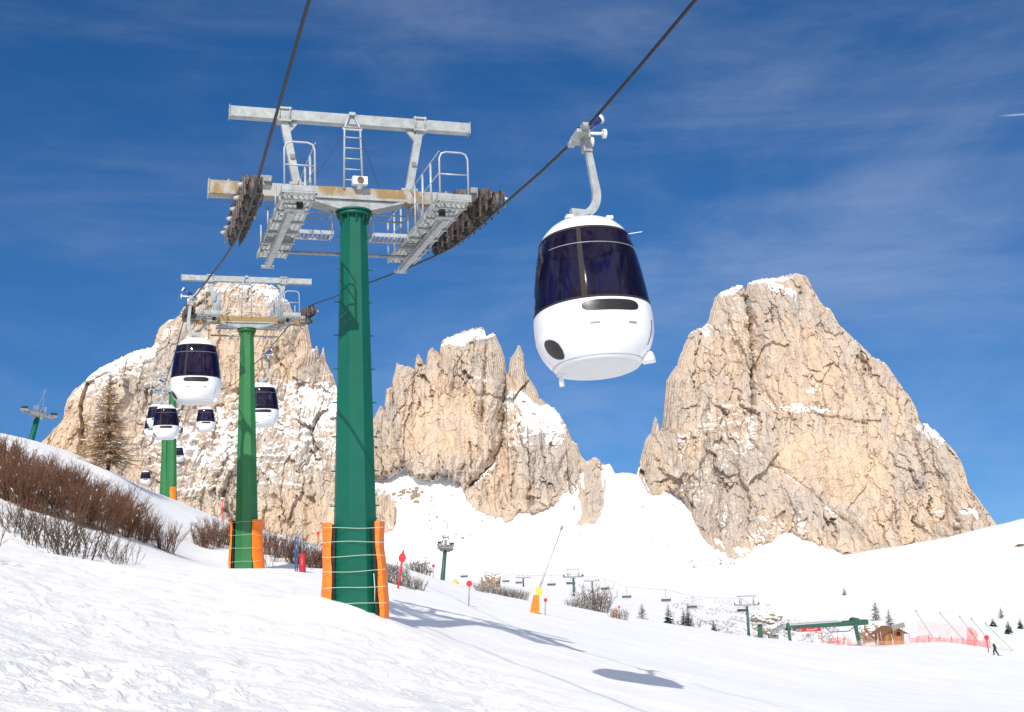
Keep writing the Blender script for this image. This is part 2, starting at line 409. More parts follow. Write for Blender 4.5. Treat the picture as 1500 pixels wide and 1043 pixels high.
def facets(x, z, sx, sz, seed, sa=.4, sb=.35, sc=.18):
    """piecewise flat chisel faces: each irregular cell is its own tilted plane"""
    u = x / sx; v = z / sz; i = np.floor(u).astype(np.int64); j = np.floor(v).astype(np.int64)
    best = np.full(x.shape, 1e9); sec = np.full(x.shape, 1e9); val = np.zeros(x.shape); idv = np.zeros(x.shape)
    for di in (-1, 0, 1):
        for dj in (-1, 0, 1):
            ci = i + di; cj = j + dj
            px_ = ci + .5 + .48 * _h(ci, cj, 1, seed); pz_ = cj + .5 + .48 * _h(ci, cj, 2, seed)
            q = (u - px_) ** 2 + (v - pz_) ** 2
            pl = (u - px_) * sx * sa * _h(ci, cj, 3, seed) + (v - pz_) * sz * sb * (_h(ci, cj, 4, seed) - .15) + sx * sc * _h(ci, cj, 5, seed)
            m = q < best
            sec = np.where(m, best, np.minimum(sec, q)); val = np.where(m, pl, val); idv = np.where(m, _h(ci, cj, 6, seed), idv); best = np.where(m, q, best)
    return val, idv, np.sqrt(sec) - np.sqrt(best)
def zbs(x): return np.interp(x, _gx, _gzs)
def wA(x, z): return 60 + 1.45 * (zbs(x) - z) + 7 * fbm(np.asarray(x) / 60, np.asarray(z) / 60, 71, 3)

def in_patch(px, py, patches):
    D = np.zeros_like(px)
    for cx, cy, rx, ry, ang, st in patches:
        c, s = math.cos(R(ang)), math.sin(R(ang)); dx, dy = px - cx, py - cy
        q = np.hypot((dx * c + dy * s) / rx, (-dx * s + dy * c) / ry)
        D = np.maximum(D, st * sst(1.25, .65, q)) if st > 0 else D + st * sst(1.25, .65, q)
    return D

def seg_dist(px, py, pts):
    d = np.full(px.shape, 1e9)
    for (x0, y0), (x1, y1) in zip(pts[:-1], pts[1:]):
        vx, vy = x1 - x0, y1 - y0; t = np.clip(((px - x0) * vx + (py - y0) * vy) / (vx * vx + vy * vy), 0, 1)
        d = np.minimum(d, np.hypot(px - x0 - t * vx, py - y0 - t * vy))
    return d

def massif(label, top, seed, patches, gullies, snow0, bnd_, fwd, tones=(), ledge=1., jag=1., pil=1., flat=()):
    tx, tz = XZw(top, lambda x_, z_: -18 + .32 * (zbs(x_) - z_) + fwd); tx = np.maximum.accumulate(tx + np.arange(len(tx)) * 1e-4)
    bx, bz = XZw(bnd_, lambda x_, z_: 60 + np.clip(1.45 * (zbs(x_) - z_), -60, 160)); cut = True
    xs = np.arange(tx[0], tx[-1], 1.05)
    zt = np.interp(xs, tx, tz) + jag * (4.0 * fbm(xs / 9, xs * 0 + seed, seed, 3) + 2.8 * fbm(xs / 3.0, xs * 0 + seed, seed + 5, 2))
    zl = np.maximum(np.interp(xs, bx, bz) - 60, -70)
    zl = np.minimum(zl, zt - 8)
    NR = int((zt - zl).max() / 1.35)
    t = np.linspace(0, 1, NR)[:, None]
    x = np.broadcast_to(xs, (NR, len(xs))); z = zl + (zt - zl) * t
    d = np.full(x.shape, 1e9); n = len(xs)
    for k in list(range(-80, 81, 4)) + [-2, -1, 1, 2]:
        zz = zt[np.clip(np.arange(n) + k, 0, n - 1)].copy()
        ii = np.arange(n) + k; zz[(ii < 0) | (ii >= n)] = -200
        d = np.minimum(d, np.hypot(k * 1.05, np.maximum(zz - z, 0)))
    px, py = pj(np.stack([x, Y0 - (20 + .32 * (zbs(x) - z) + fwd), z], -1))
    wx = x + 14 * fbm(x / 80, z / 90, seed + 1, 3); wz = z + 14 * fbm(x / 90, z / 60, seed + 2, 3)
    w = 60 + .32 * (zbs(x) - z) + fwd
    relief = 42 * fbm(wx / 130, wz / 330, seed + 3, 3)
    fl = np.zeros_like(x)
    for f in flat: fl = np.maximum(fl, in_patch(px, py, [f]))
    k_ = 1 - .75 * fl
    w1 = 9 * fbm(x / 16, z / 22, seed + 31, 3); w2 = 3.5 * fbm(x / 7, z / 8, seed + 33, 3)
    fa, ia, ea = facets(wx + w1, wz + w1, 66, 190, seed + 30, .40, .10, .10)
    fb, ib, eb = facets(wx + w1 + w2, wz + w2, 25, 78, seed + 32, .44, .15, .05)
    fc, ic, ec = facets(x + w2, z - w2, 9.5, 22, seed + 35, .46, .26, .05)
    fd, id_, ed = facets(x + .4 * w2, z + .5 * w2, 3.8, 6.4, seed + 36, .45, .38, .06)
    relief = relief + pil * k_ * (fa + fb + 9 * (1 - 2 * np.abs(fbm(wx / 46, wz / 210, seed + 4, 3))) + 4 * (1 - 2.2 * np.abs(fbm(wx / 17, wz / 110, seed + 6, 3)))) + (.40 + .35 * k_) * (fc + .7 * fd)
    crack = np.exp(-(fbm(wx / 38, wz / 190, seed + 8, 2) / .05) ** 2) * sst(-.1, .35, fbm(x / 70, z / 70, seed + 9, 2))
    relief = relief - 5 * crack * k_
    sz = (wz + .10 * x + 6 * fbm(x / 35, z / 35, seed + 10, 3)) / 19.; fr = sz - np.floor(sz)
    am = sst(-.15, .5, fbm(x / 60, z / 50, seed + 11, 3)) * ledge
    relief = relief + 4.6 * am * k_ * (fr - sst(.72, 1., fr))
    sz2 = (wz - .2 * x + 3 * fbm(x / 15, z / 15, seed + 12, 3)) / 7.; fr2 = sz2 - np.floor(sz2)
    relief = relief + 1.7 * am * (fr2 - sst(.6, 1., fr2))
    relief = relief + 1.6 * k_ * fbm(x / 11, z / 16, seed + 13, 3) + .7 * fbm(x / 4., z / 5., seed + 14, 2)
    for pts, wd, dp in gullies:
        sdg = seg_dist(px + 2.5 * fbm(x / 12, z / 12, 9, 3), py + 2.5 * fbm(x / 12, z / 12, 10, 3), pts); relief = relief - dp * np.exp(-sdg / (wd * (.7 + .5 * noise2(x / 25, z / 25, 12)))) * (.8 + .5 * noise2(x / 30, z / 30, 13))
    edge = 1 - np.exp(-d / 26)
    w = w + relief * (.12 + .88 * edge) - 75 * np.exp(-d / 30)
    sd = z - np.interp(x, bx, bz) + 9 * fbm(x / 10, z / 10, seed + 15, 4)
    if cut:
        a_ = wA(x, z); tt = sst(-5, 9, sd)
        w = np.where(sd > 0, np.maximum(w, a_ + 3 + .22 * np.minimum(np.maximum(sd, 0), 60) + .8 * (relief - relief.mean()) * sst(0, 30, sd) - 2.0 * np.maximum(z - zbs(x) - 26, 0)), w)
        w = (a_ - 14) * (1 - tt) + w * tt
    # snow lying on ledges
    gz_, gx_ = np.gradient(w, axis=0), np.gradient(w, axis=1)
    dz = np.maximum(np.gradient(z, axis=0), .05); wzd = gz_ / dz
    wxd = gx_ / 1.05 - wzd * np.gradient(z, axis=1) / 1.05
    nz = -wzd / np.sqrt(1 + wxd ** 2 + wzd ** 2)
    nzs = (nz + np.roll(nz, 1, 0) + np.roll(nz, -1, 0)) / 3
    D = in_patch(px + 8 * fbm(x / 30, z / 30, seed + 16, 3), py + 8 * fbm(x / 30, z / 30, seed + 17, 3), patches)
    cap = np.exp(-d / 3.0) * .15
    snow = snow0 + .74 * (nzs - .42) + D + cap + .10 * fbm(x / 14, z / 9, seed + 18, 3)
    snow = np.where(sd < 2, 1.0, snow + .22 * np.exp(-np.maximum(sd, 0) / 9))
    T = np.full_like(x, .5)
    for cx, cy, rx, ry, ang, st in tones: T = T + in_patch(px, py, [(cx, cy, rx, ry, ang, abs(st))]) * np.sign(st)
    T = T + .16 * fbm(x / 90, z / 120, seed + 19, 4) - .15 * crack + .08 * ib + .07 * ic + .05 * ia
    front = np.stack([x, Y0 - w, z], -1)
    nb = 14; tb = np.linspace(1, 0, nb)[:, None]
    xb = np.broadcast_to(xs, (nb, n)); zb_ = zl + (zt - zl) * tb
    back = np.stack([xb, Y0 - w[-1] + 160 * (1 - np.exp(-(zt - zb_) / 90)) + 12 * fbm(xb / 30, zb_ / 40, seed + 20, 3), zb_], -1)[1:]
    V = np.concatenate([front, back], 0); rows = V.shape[0]
    idx = np.arange(rows * n).reshape(rows, n)
    Qm = np.stack([idx[:-1, :-1], idx[:-1, 1:], idx[1:, 1:], idx[1:, :-1]], -1).reshape(-1, 4)
    sn = np.concatenate([snow, np.full((nb - 1, n), .2)], 0); tn = np.concatenate([T, np.full((nb - 1, n), .4)], 0)
    me = np_mesh('mountain', V.reshape(-1, 3), Qm, M['rock'], False, {'snow': sn, 'tone': tn})
    o = bpy.data.objects.new('mountain', me); C.objects.link(o); tag(o, label, None, kind='structure')
    return o

top1 = [(52, 668), (55, 655), (75, 635), (95, 612), (97, 596), (101, 584), (112, 571), (125, 560), (150, 541), (175, 525), (200, 514), (226, 508), (231, 492), (236, 480), (245, 471), (262, 465), (270, 452), (276, 444), (290, 425), (304, 413), (322, 410), (340, 409), (362, 410), (380, 412), (405, 421), (416, 436), (425, 446), (430, 460), (433, 472), (446, 471), (452, 479), (455, 498), (457, 510), (461, 512), (465, 505), (468, 524), (471, 520), (474, 508), (478, 532), (488, 550), (500, 590), (520, 640), (535, 690), (546, 712), (560, 716), (573, 722), (583, 740), (586, 770), (588, 800)]
massif('broad snow-streaked rock massif on the left behind the pylons', top1, 100,
       [(360, 436, 80, 24, 0, .17), (398, 432, 24, 11, 18, .45), (330, 424, 20, 6, 0, .3), (430, 600, 95, 42, -12, .50), (460, 585, 50, 22, 0, .5), (300, 645, 105, 45, -8, .46), (350, 470, 70, 40, 0, .14), (230, 580, 40, 45, 0, .22), (340, 692, 140, 36, -10, .32), (185, 545, 95, 22, -36, .34), (330, 600, 60, 30, 0, .2), (420, 690, 60, 40, 0, .22), (240, 500, 30, 10, -20, .35), (470, 660, 40, 40, 0, .3), (330, 720, 30, 20, 0, .3)],
       [([(300, 470), (285, 560), (270, 600)], 5, 16), ([(330, 700), (322, 760)], 5, 26), ([(440, 480), (425, 520), (380, 560)], 5, 14), ([(468, 530), (462, 570)], 4, 16)],
       .15, bnd1, 90, [(380, 530, 70, 45, 0, .22), (440, 760, 60, 40, 0, .2), (110, 620, 45, 50, 0, .18), (250, 560, 60, 60, 0, -.25), (350, 690, 140, 60, 0, -.15)], 1.5, 1.0)
top2 = [(541, 690), (543, 640), (546, 616), (552, 604), (559, 595), (563, 598), (565, 584), (566, 571), (574, 566), (577, 550), (579, 544), (581, 533), (591, 535), (600, 538), (607, 540), (609, 526), (611, 521), (615, 521), (619, 528), (622, 537), (625, 530), (627, 516), (634, 509), (639, 514), (644, 520), (646, 505), (648, 498), (656, 494), (664, 492), (673, 487), (683, 484), (693, 481), (703, 479), (709, 481), (711, 488), (713, 493), (716, 490), (721, 488), (726, 490), (730, 500), (736, 514), (739, 524), (741, 545), (744, 550), (746, 536), (748, 526), (752, 518), (756, 513), (759, 506), (761, 505), (764, 514), (767, 520), (769, 540), (772, 549), (779, 560), (786, 571), (790, 584), (797, 588), (807, 595), (814, 601), (820, 608), (830, 624), (833, 634), (837, 644), (845, 650), (848, 660), (852, 670), (857, 675), (866, 673), (870, 670), (874, 669), (879, 676), (885, 683), (890, 690), (893, 697), (897, 712)]
massif('jagged central rock peak with a snow cap and a snowy right shoulder', top2, 200,
       [(682, 494, 42, 10, -14, .75), (770, 600, 42, 19, 35, .62), (797, 622, 44, 26, 32, .58), (755, 640, 24, 24, 0, .42), (745, 600, 10, 30, 0, .45), (822, 640, 14, 22, -20, .2), (722, 505, 9, 16, 10, .22), (600, 672, 22, 14, -30, .30), (712, 690, 26, 9, -42, .40), (700, 555, 16, 4, 25, .40), (635, 700, 30, 12, 0, .2), (790, 655, 60, 12, 0, .18), (560, 650, 14, 40, 0, .2)],
       [([(741, 548), (738, 600), (735, 650), (722, 680), (690, 712)], 5, 40), ([(713, 496), (710, 560), (707, 620)], 3.2, 26), ([(608, 545), (596, 590), (590, 650)], 3.5, 16), ([(650, 530), (648, 580)], 3, 10), ([(690, 652), (692, 690)], 2.4, 22), ([(783, 680), (780, 740)], 2.6, 14), ([(832, 660), (815, 700)], 4, 12), ([(752, 548), (758, 560)], 3, 14)],
       .05, bnd, 0, [(650, 620, 60, 70, 0, .25), (680, 530, 35, 40, 0, -.1), (570, 640, 20, 60, 0, -.2), (740, 720, 50, 35, 0, .1), (800, 680, 50, 50, 0, -.2), (860, 720, 30, 40, 0, -.12), (669, 690, 20, 25, 0, -.3)], .9, 1.0, 1.15, [(660, 630, 45, 50, 0, 1.), (790, 610, 50, 35, 30, .8)])
top3 = [(930, 697), (936, 680), (945, 645), (949, 640), (954, 632), (957, 615), (960, 611), (963, 616), (966, 632), (970, 622), (973, 590), (976, 558), (980, 552), (985, 543), (991, 536), (996, 522), (1004, 500), (1011, 487), (1020, 482), (1031, 479), (1035, 474), (1038, 468), (1043, 450), (1047, 436), (1056, 428), (1066, 424), (1073, 421), (1080, 418), (1085, 416), (1089, 420), (1092, 428), (1095, 416), (1101, 412), (1108, 410), (1124, 408), (1139, 406), (1152, 403), (1166, 400), (1175, 402), (1181, 406), (1187, 416), (1192, 425), (1201, 441), (1209, 450), (1216, 452), (1222, 463), (1230, 477), (1241, 486), (1251, 497), (1266, 512), (1280, 524), (1288, 526), (1299, 534), (1311, 552), (1322, 569), (1331, 580), (1339, 594), (1343, 612), (1347, 619), (1358, 622), (1369, 631), (1381, 643), (1394, 657), (1404, 672), (1410, 686), (1412, 706), (1417, 712), (1427, 725), (1436, 738), (1448, 755), (1459, 771), (1480, 815)]
massif('tall tan rock peak filling the right with a dark cleft near its summit', top3, 300,
       [(1150, 432, 34, 8, 28, .42), (1165, 604, 52, 6, 4, .62), (1130, 598, 22, 8, 0, .40), (1092, 640, 7, 36, 8, .50), (1060, 640, 55, 55, 0, .32), (1140, 690, 60, 10, 30, .22), (1120, 780, 34, 22, -30, .40), (1020, 680, 45, 65, 0, .28), (1060, 750, 40, 40, 0, .24), (1130, 406, 34, 6, -4, .40), (1075, 424, 22, 7, -12, .32), (1165, 770, 12, 22, 0, .40), (1185, 573, 20, 9, -40, .32), (1360, 640, 30, 20, 40, .30), (1405, 752, 16, 8, 30, .5), (1055, 500, 30, 70, 10, .20), (1095, 500, 10, 60, 0, .22), (1205, 430, 12, 16, 40, .2), (1250, 515, 16, 24, 40, .12), (1380, 775, 30, 8, 20, .2), (1230, 750, 60, 14, 20, .22), (1340, 740, 50, 12, 30, .18)],
       [([(1092, 418), (1094, 450), (1096, 480)], 3.5, 55), ([(1096, 480), (1098, 540), (1097, 595)], 4.5, 45), ([(1096, 595), (1094, 650), (1120, 680), (1180, 720), (1240, 770)], 4, 13), ([(1124, 450), (1126, 478)], 3.5, 26), ([(1022, 570), (1020, 600)], 4, 22), ([(1258, 555), (1272, 610)], 3.4, 16), ([(1330, 620), (1345, 700), (1352, 720)], 4.5, 18), ([(1270, 670), (1300, 705)], 5, 14), ([(1180, 610), (1260, 625)], 3, 10), ([(1000, 560), (990, 620), (985, 690)], 3, 12)],
       .10, bnd, 0, [(1210, 690, 90, 45, 12, .28), (1160, 540, 60, 60, 0, .15), (1060, 540, 40, 60, 0, .10), (1060, 720, 60, 70, 0, -.25), (1180, 740, 90, 30, 25, -.18), (1350, 680, 50, 50, 0, -.12), (1130, 440, 40, 30, 0, -.12), (1300, 760, 60, 40, 0, .1)], .95, 1.1, .95, [(1200, 690, 110, 60, 15, .9), (1160, 540, 55, 55, 0, .8), (1280, 620, 45, 80, -30, .6)])

# snowfield (scree apron under snow) between and below the walls
xs = np.arange(at(470, 700, Y0)[0], at(1300, 700, Y0)[0], 3.0)
xl, xr = at(896, 694, Y0)[0], at(931, 694, Y0)[0]
gap = sst(xl - 6, xl + 4, xs) * sst(xr + 6, xr - 4, xs)
ztop = zbs(xs) + 24 * (1 - gap) + gap * (1.5 * fbm(xs / 9, xs * 0, 5, 2))
NR = 150; t = np.linspace(0, 1, NR)[:, None]
z = -60 + (ztop + 60) * t; x = np.broadcast_to(xs, z.shape)
w = wA(x, z) + 1.6 * fbm(x / 14, z / 14, 72, 3) - 8 * np.exp(-((ztop - z) / 5.) ** 2) * gap
bk = np.stack([xs, Y0 - w[-1] + 120, ztop - 60], -1)[None]
V = np.concatenate([np.stack([x, Y0 - w, z], -1), bk], 0)
n = len(xs); idx = np.arange((NR + 1) * n).reshape(NR + 1, n)
Qm = np.stack([idx[:-1, :-1], idx[:-1, 1:], idx[1:, 1:], idx[1:, :-1]], -1).reshape(-1, 4)
me = np_mesh('snowfield', V.reshape(-1, 3), Qm, M['snow'], True, {'rough': np.full((NR + 1, n), .05)})
sf = bpy.data.objects.new('terrain', me); C.objects.link(sf)
tag(sf, 'steep white snowfield fanning down between the rock peaks', None, kind='structure')
def y_snowfield(x, z): return Y0 - float(wA(np.array([x]), np.array([z]))[0])
# ------------------------------------------------------------------ the gondola lift
XO = 2.75
FAR = [(-4, 8.06), (-2.5, 8.09), (-1, 8.17), (.5, 8.3), (2.4, 8.55), (6, 9.08), (12, 10.05), (20, 11.3), (26, 12.3), (29.3, 12.8), (31.5, 13.0), (36, 13.22), (48, 13.8), (60, 14.75), (72, 15.6), (90, 17.7), (112, 20.8), (125, 22.9), (144, 26.2), (147, 26.6), (150, 26.5), (165, 25.1), (186, 25.4), (190, 25.5), (200, 25.4), (240, 23.9), (300, 22.), (380, 24)]
ROPE = [(-75, 9.8), (-40, 8.9), (-20, 8.5), (-12, 8.38), (-7, 8.2)] + FAR
ROPER = [(-75, 12.6), (-40, 10.2), (-20, 8.66), (-14.4, 8.22), (-12, 8.05), (-9.35, 7.90), (-7, 7.94)] + FAR
_rs, _rz = np.array(ROPE).T; _rs2, _rz2 = np.array(ROPER).T
def lp(s, x, z): return Vector((P1[0] + LD[0] * s + LR[0] * x, P1[1] + LD[1] * s + LR[1] * x, z))
def rope_z(s, side=1): return float(np.interp(s, _rs2, _rz2) if side > 0 else np.interp(s, _rs, _rz))

def make_rope(side, label):
    mb = MB(); pts = [lp(s, XO * side, z) for s, z in (ROPE if side < 0 else ROPER)]
    mb.tube(pts, [.030] * len(pts), 8)
    o = mb.build('haul_rope', M['rope']); tag(o, label, 'cable', 'haul ropes of the gondola lift')
make_rope(-1, 'black steel haul rope crossing the left end of the nearest green pylon')
make_rope(1, 'black steel haul rope carrying the big white gondola at right')

def sheaves(parent, side, kind, s0, s1, n, zfun, detail, zc):
    """one battery of wheels along the rope; zfun gives the rope's height above the head"""
    tr = MB(); r = .215 if detail else .23; x = XO * side; sg = -1 if kind == 'hold' else 1     # hold-down: wheels above the rope
    ss = np.linspace(s0 + r, s1 - r, n)
    wz = [zfun(s) - sg * (r + .03) for s in ss]
    # rocker beams
    for g, up, h in ((2, .10, .11), (4, .20, .13)):
        for i in range(0, n, g):
            j = min(i + g - 1, n - 1)
            p = Vector((x, ss[i] - .1, wz[i] - sg * up)); q = Vector((x, ss[j] + .1, wz[j] - sg * up))
            for dx in (-.13, .13): tr.bar(p + Vector((dx, 0, 0)), q + Vector((dx, 0, 0)), .035, h)
            m = (p + q) / 2; tr.box(m + Vector((0, 0, sg * .06)), (.34, .12, .2))
    p = Vector((x - side * .10, ss[0] + .5, wz[0] + (-sg * .34))); q = Vector((x - side * .10, ss[-1] - .5, wz[-1] + (-sg * .34)))
    tr.bar(p, q, .20, .22); tr.bar(p + Vector((side * .2, .4, -sg * .04)), q + Vector((side * .2, -.4, -sg * .04)), .10, .16)
    for t in (.18, .82): tr.box(p.lerp(q, t) + Vector((0, 0, sg * .06)), (.42, .22, .22))
    for t in (.5,):
        c = p.lerp(q, t); tr.box((c[0], c[1], (c[2] + zc) / 2), (.24, .36, abs(zc - c[2]) + .1))
    if detail:
        # catcher forks and hanging cable loops
        for i, s in enumerate(ss):
            tr.bar((x + side * .18, s - .12, wz[i] + sg * .2), (x + side * .18, s - .05, wz[i] - sg * .2), .03, .05)
            tr.bar((x - side * .2, s + .1, wz[i] + sg * .2), (x - side * .2, s + .02, wz[i] - sg * .26), .04, .05)
        for c in (.2, .8):
            b = p.lerp(q, c); tr.tube([b + Vector((-side * .12, 0, .05)), b + Vector((-side * .28, .06, -.12)), b + Vector((-side * .22, .1, -.36)), b + Vector((-side * .08, .12, -.42))], .018, 5)
    o = tr.build('sheave_train', M['rust'], parent)
    for t in (.06, .80):
        hk = MB(); b = p.lerp(q, t); hk.box(b + Vector((-side * .26, 0, .02)), (.26, .34, .24)); hk.box(b + Vector((-side * .28, -.2, .02)), (.18, .1, .1))
        hk.build('switch_box', M['galvd'], o, .015 if detail else 0)
    for i, s in enumerate(ss):
        w = MB(); c = Vector((x, s, wz[i]))
        w.cyl(c - Vector((.06, 0, 0)), c + Vector((.06, 0, 0)), r, 20 if detail else 10)
        w.cyl(c - Vector((.085, 0, 0)), c + Vector((.085, 0, 0)), r * .62, 14 if detail else 8)
        wo = w.build('sheave', M['black' if i % 2 else 'rust'], o)
    if detail:
        for i in range(0, n, 2):
            w = MB(); c = Vector((x + side * .2, ss[i], wz[i] - sg * .05)); w.cyl(c, c + Vector((side * .13, 0, 0)), .075, 10, 0, .03)
            w.build('hub_cap', M['galv'], o)
    return o

def catwalk(parent, side, s0, s1, zf, slope, detail, hoops=(1,)):
    x = 1.78 * side; W_ = .74
    g = MB(); z = lambda s: zf + slope * (s - s0)
    for dx in (-W_ / 2, W_ / 2): g.bar((x + dx, s0, z(s0)), (x + dx, s1, z(s1)), .03, .13)
    n = int((s1 - s0) / (.16 if detail else .5))
    for i in range(n + 1):
        s = s0 + (s1 - s0) * i / n; g.bar((x - W_ / 2, s, z(s)), (x + W_ / 2, s, z(s)), .035, .05)
    if detail:
        for k in range(7): g.bar((x - W_ / 2 + W_ * k / 6, s0, z(s0) + .01), (x - W_ / 2 + W_ * k / 6, s1, z(s1) + .01), .012, .03)
        for s in np.arange(s0 + .5, s1, .95): g.box((x, s, z(s) - .06), (W_ + .08, .09, .08))
    g.box((x, s0 + .06, z(s0) + .02), (W_ + .06, .14, .17))
    o = g.build('catwalk', M['galv'], parent)
    b = MB(); b.bar((x + .06 * side, s0 + 1.1, z(s0 + 1.1) - .15), (x + .06 * side, s1 + .35, z(s1) - .16), .15, .15)
    b.box((x + .06 * side, s1 + .35, z(s1) - .20), (.34, .1, .07)); b.box((x, s0 + 1.0, z(s0) - .12), (.46, .26, .16))
    for s in (-.25, .3): b.bar((x, s, z(s)), (x - .2 * side, s, -.1), .09, .09)
    b.build('support_beam', M['galv'], o)
    h = MB(); r = .024 if detail else .03; H = 1.12
    def hoop(s):
        a, c = x - W_ / 2 + .03, x + W_ / 2 - .03; z0 = z(s)
        pts = [(a, s, z0), (a, s, z0 + H - .16), (a + .05, s, z0 + H - .04), (a + .16, s, z0 + H), (c - .16, s, z0 + H), (c - .05, s, z0 + H - .04), (c, s, z0 + H - .16), (c, s, z0)]
        h.tube(pts, r, 6); h.tube([(a, s, z0 + H * .52), (c, s, z0 + H * .52)], r * .8, 6)
    hoop(s0 + .02)
    xi = x - side * (W_ / 2 - .02); xo_ = x + side * (W_ / 2 - .02)
    np_ = 7 if detail else 4
    for i in range(1, np_ + 1):
        s = s0 + (s1 - s0) * i / np_
        h.tube([(xi, s, z(s)), (xi, s, z(s) + H)], r * 1.25, 6)
        if i % 2 == 0: h.tube([(xo_, s, z(s)), (xo_, s, z(s) + H * .55)], r, 6)
    for f in (.55,): h.tube([(xi, s0, z(s0) + H * f), (xi, s1, z(s1) + H * f)], r * .6, 5)
    h.tube([(xi, s0, z(s0) + H), (xi, s1, z(s1) + H)], r * .6, 5)
    h.build('handrail', M['rail'], o)
    if detail:
        q = MB()
        q.box((x - side * .1, s0 + .9, z(s0) - .10), (.14, .2, .16))
        q.build('junction_box', M['gap'], o)
    return o

def pylon(label, base, zbase, ztop, zc, kind, green, rail_rope, group, n=12, s0=-3.9, s1=2.35, cw=(-3.3, 2.7, -.95, .0), beam='stain', detail=True, pads=(1, 1), r0=.585, r1=.335, yaw=None, rtop=None, horn=True, lash=6, padrot=0.):
    """axes: x across the line, y along it (away from the viewer), z up; root at the foot of the pole"""
    root = thing('lift_pylon', label, 'pylon', (base[0], base[1], zbase), (0, 0, LROT if yaw is None else yaw), group)
    H = ztop - zbase; hc = zc - zbase; dx = (rtop or 0)
    p = MB(); N_ = 8; bz0 = -1.6
    rb = r0 + (r0 - r1) * 1.6 / H
    for k in range(N_):
        a0, a1 = 2 * math.pi * (k + .42) / N_, 2 * math.pi * (k + 1.42) / N_
        p.add([(rb * math.cos(a0), rb * math.sin(a0), bz0), (rb * math.cos(a1), rb * math.sin(a1), bz0), (dx + r1 * math.cos(a1), r1 * math.sin(a1), H), (dx + r1 * math.cos(a0), r1 * math.sin(a0), H)], [(0, 1, 2, 3)])
    if detail:
        for k in range(int(H / .42)):
            z = .9 + k * .42
            if z > H - .3: break
            rr_ = r0 + (r1 - r0) * z / H
            if k % 2: continue
            for sg in (-1, 1): p.bar((sg * rr_ * .9 + dx * z / H, -.05, z), (sg * (rr_ + .09) + dx * z / H, -.05, z), .03, .03)
    pole = p.build('pole', M[green], root)
    f = MB(); f.cyl((dx, 0, H - .1), (dx, 0, H), r1 + .10, 24); f.cyl((dx, 0, H), (dx, 0, H + .05), r1 + .13, 24)
    for k in range(12):
        a = 2 * math.pi * k / 12; f.bar((dx + (r1 + .01) * math.cos(a), (r1 + .01) * math.sin(a), H - .28), (dx + (r1 + .07) * math.cos(a), (r1 + .07) * math.sin(a), H - .1), .03, .03)
        f.cyl((dx + (r1 + .075) * math.cos(a), (r1 + .075) * math.sin(a), H + .04), (dx + (r1 + .075) * math.cos(a), (r1 + .075) * math.sin(a), H + .085), .022, 6, 1)
    f.build('flange', [M[green], M['galv']], pole)
    head = lambda mb: [setattr(mb, 'v', [(v[0] + dx, v[1], v[2] + hc) for v in mb.v])]
    def hb(mb, name, m, par=root, bevel=0): head(mb); return mb.build(name, m, par, bevel)
    b = MB(); bw = 3.58 if beam == 'stain' else 2.75; b.box((0, 0, 0), (bw * 2 - .01, .44, .34))
    b.box((-bw, 0, 0), (.03, .5, .40)); b.box((bw, 0, 0), (.03, .5, .40))
    for sd in (-1, 1):
        for k in (-.35, 0, .3): b.cyl((sd * 2.75 + k, -.12, .17), (sd * 2.75 + k, -.12, .24), .03, 6)
    bo = hb(b, 'crossarm', M[beam], root, .012 if detail else 0)
    g = MB(); hg = hc - H - .05
    for y0, y1 in ((-.30, -.27), (.27, .30)): g.prism([(-1.22, -.16), (1.32, -.16), (1.32, -.10), (-1.22, -.10)], y0, y1)
    g.prism([(-1.2, -.172), (-.42, -hg), (.42, -hg), (1.2, -.172)], -.24, .24)
    g.prism([(-1.26, -.15), (-1.26, -.19), (-.43, -hg - .02), (.43, -hg - .02), (1.26, -.19), (1.26, -.15), (1.2, -.15), (.42, -hg + .02), (-.42, -hg + .02), (-1.2, -.15)], -.29, .29)
    hb(g, 'bracket', M['galv'])
    t = MB(); t.box((0, 0, 2.01), (6.16, .27, .27)); t.box((-3.085, 0, 2.01), (.02, .33, .33)); t.box((3.085, 0, 2.01), (.02, .33, .33))
    hb(t, 'top_beam', M['galv'], root, .01 if detail else 0)
    for sd in (-1, 1):
        st = MB(); st.bar((sd * 1.42, 0, .17), (sd * 1.74, 0, 1.86), .19, .19)
        st.box((sd * 1.42, 0, .21), (.42, .40, .06)); st.box((sd * 1.74, 0, 1.85), (.34, .36, .05)); st.box((sd * 1.74, 0, 2.17), (.34, .36, .05))
        for yy in (-.165, .165):
            for k in (-.13, .13): st.cyl((sd * 1.74 + k, yy, 1.84), (sd * 1.74 + k, yy, 2.21), .018, 6)
        st.bar((sd * 1.70, 0, 1.55), (sd * 1.45, 0, 1.86), .10, .12)
        st.bar((sd * 1.55, -.1, .9), (sd * 1.55, -.16, .98), .10, .10)
        hb(st, 'strut', M['galv'])
    l = MB()
    for sd in (-1, 1):
        l.tube([(-.04 + sd * .24, -.24, .1), (-.04 + sd * .20, -.2, 1.74), (-.04 + sd * .06, -.17, 2.12)], .028, 6)
    for k in range(6): l.tube([(-.26, -.23, .36 + k * .28), (.18, -.23, .36 + k * .28)], .018, 5)
    l.box((-.04, -.19, 1.72), (.5, .05, .06)); l.box((-.04, -.17, 2.13), (.16, .1, .08))
    lo = hb(l, 'ladder', M['rail'])
    if detail:
        wv = MB()
        wv.tube([(-.26, -.2, 1.6), (-.95, -.2, .45)], .008, 4); wv.tube([(.16, -.2, 1.6), (.62, -.2, .2)], .008, 4)
        hb(wv, 'guy_wire', M['rope'], lo)
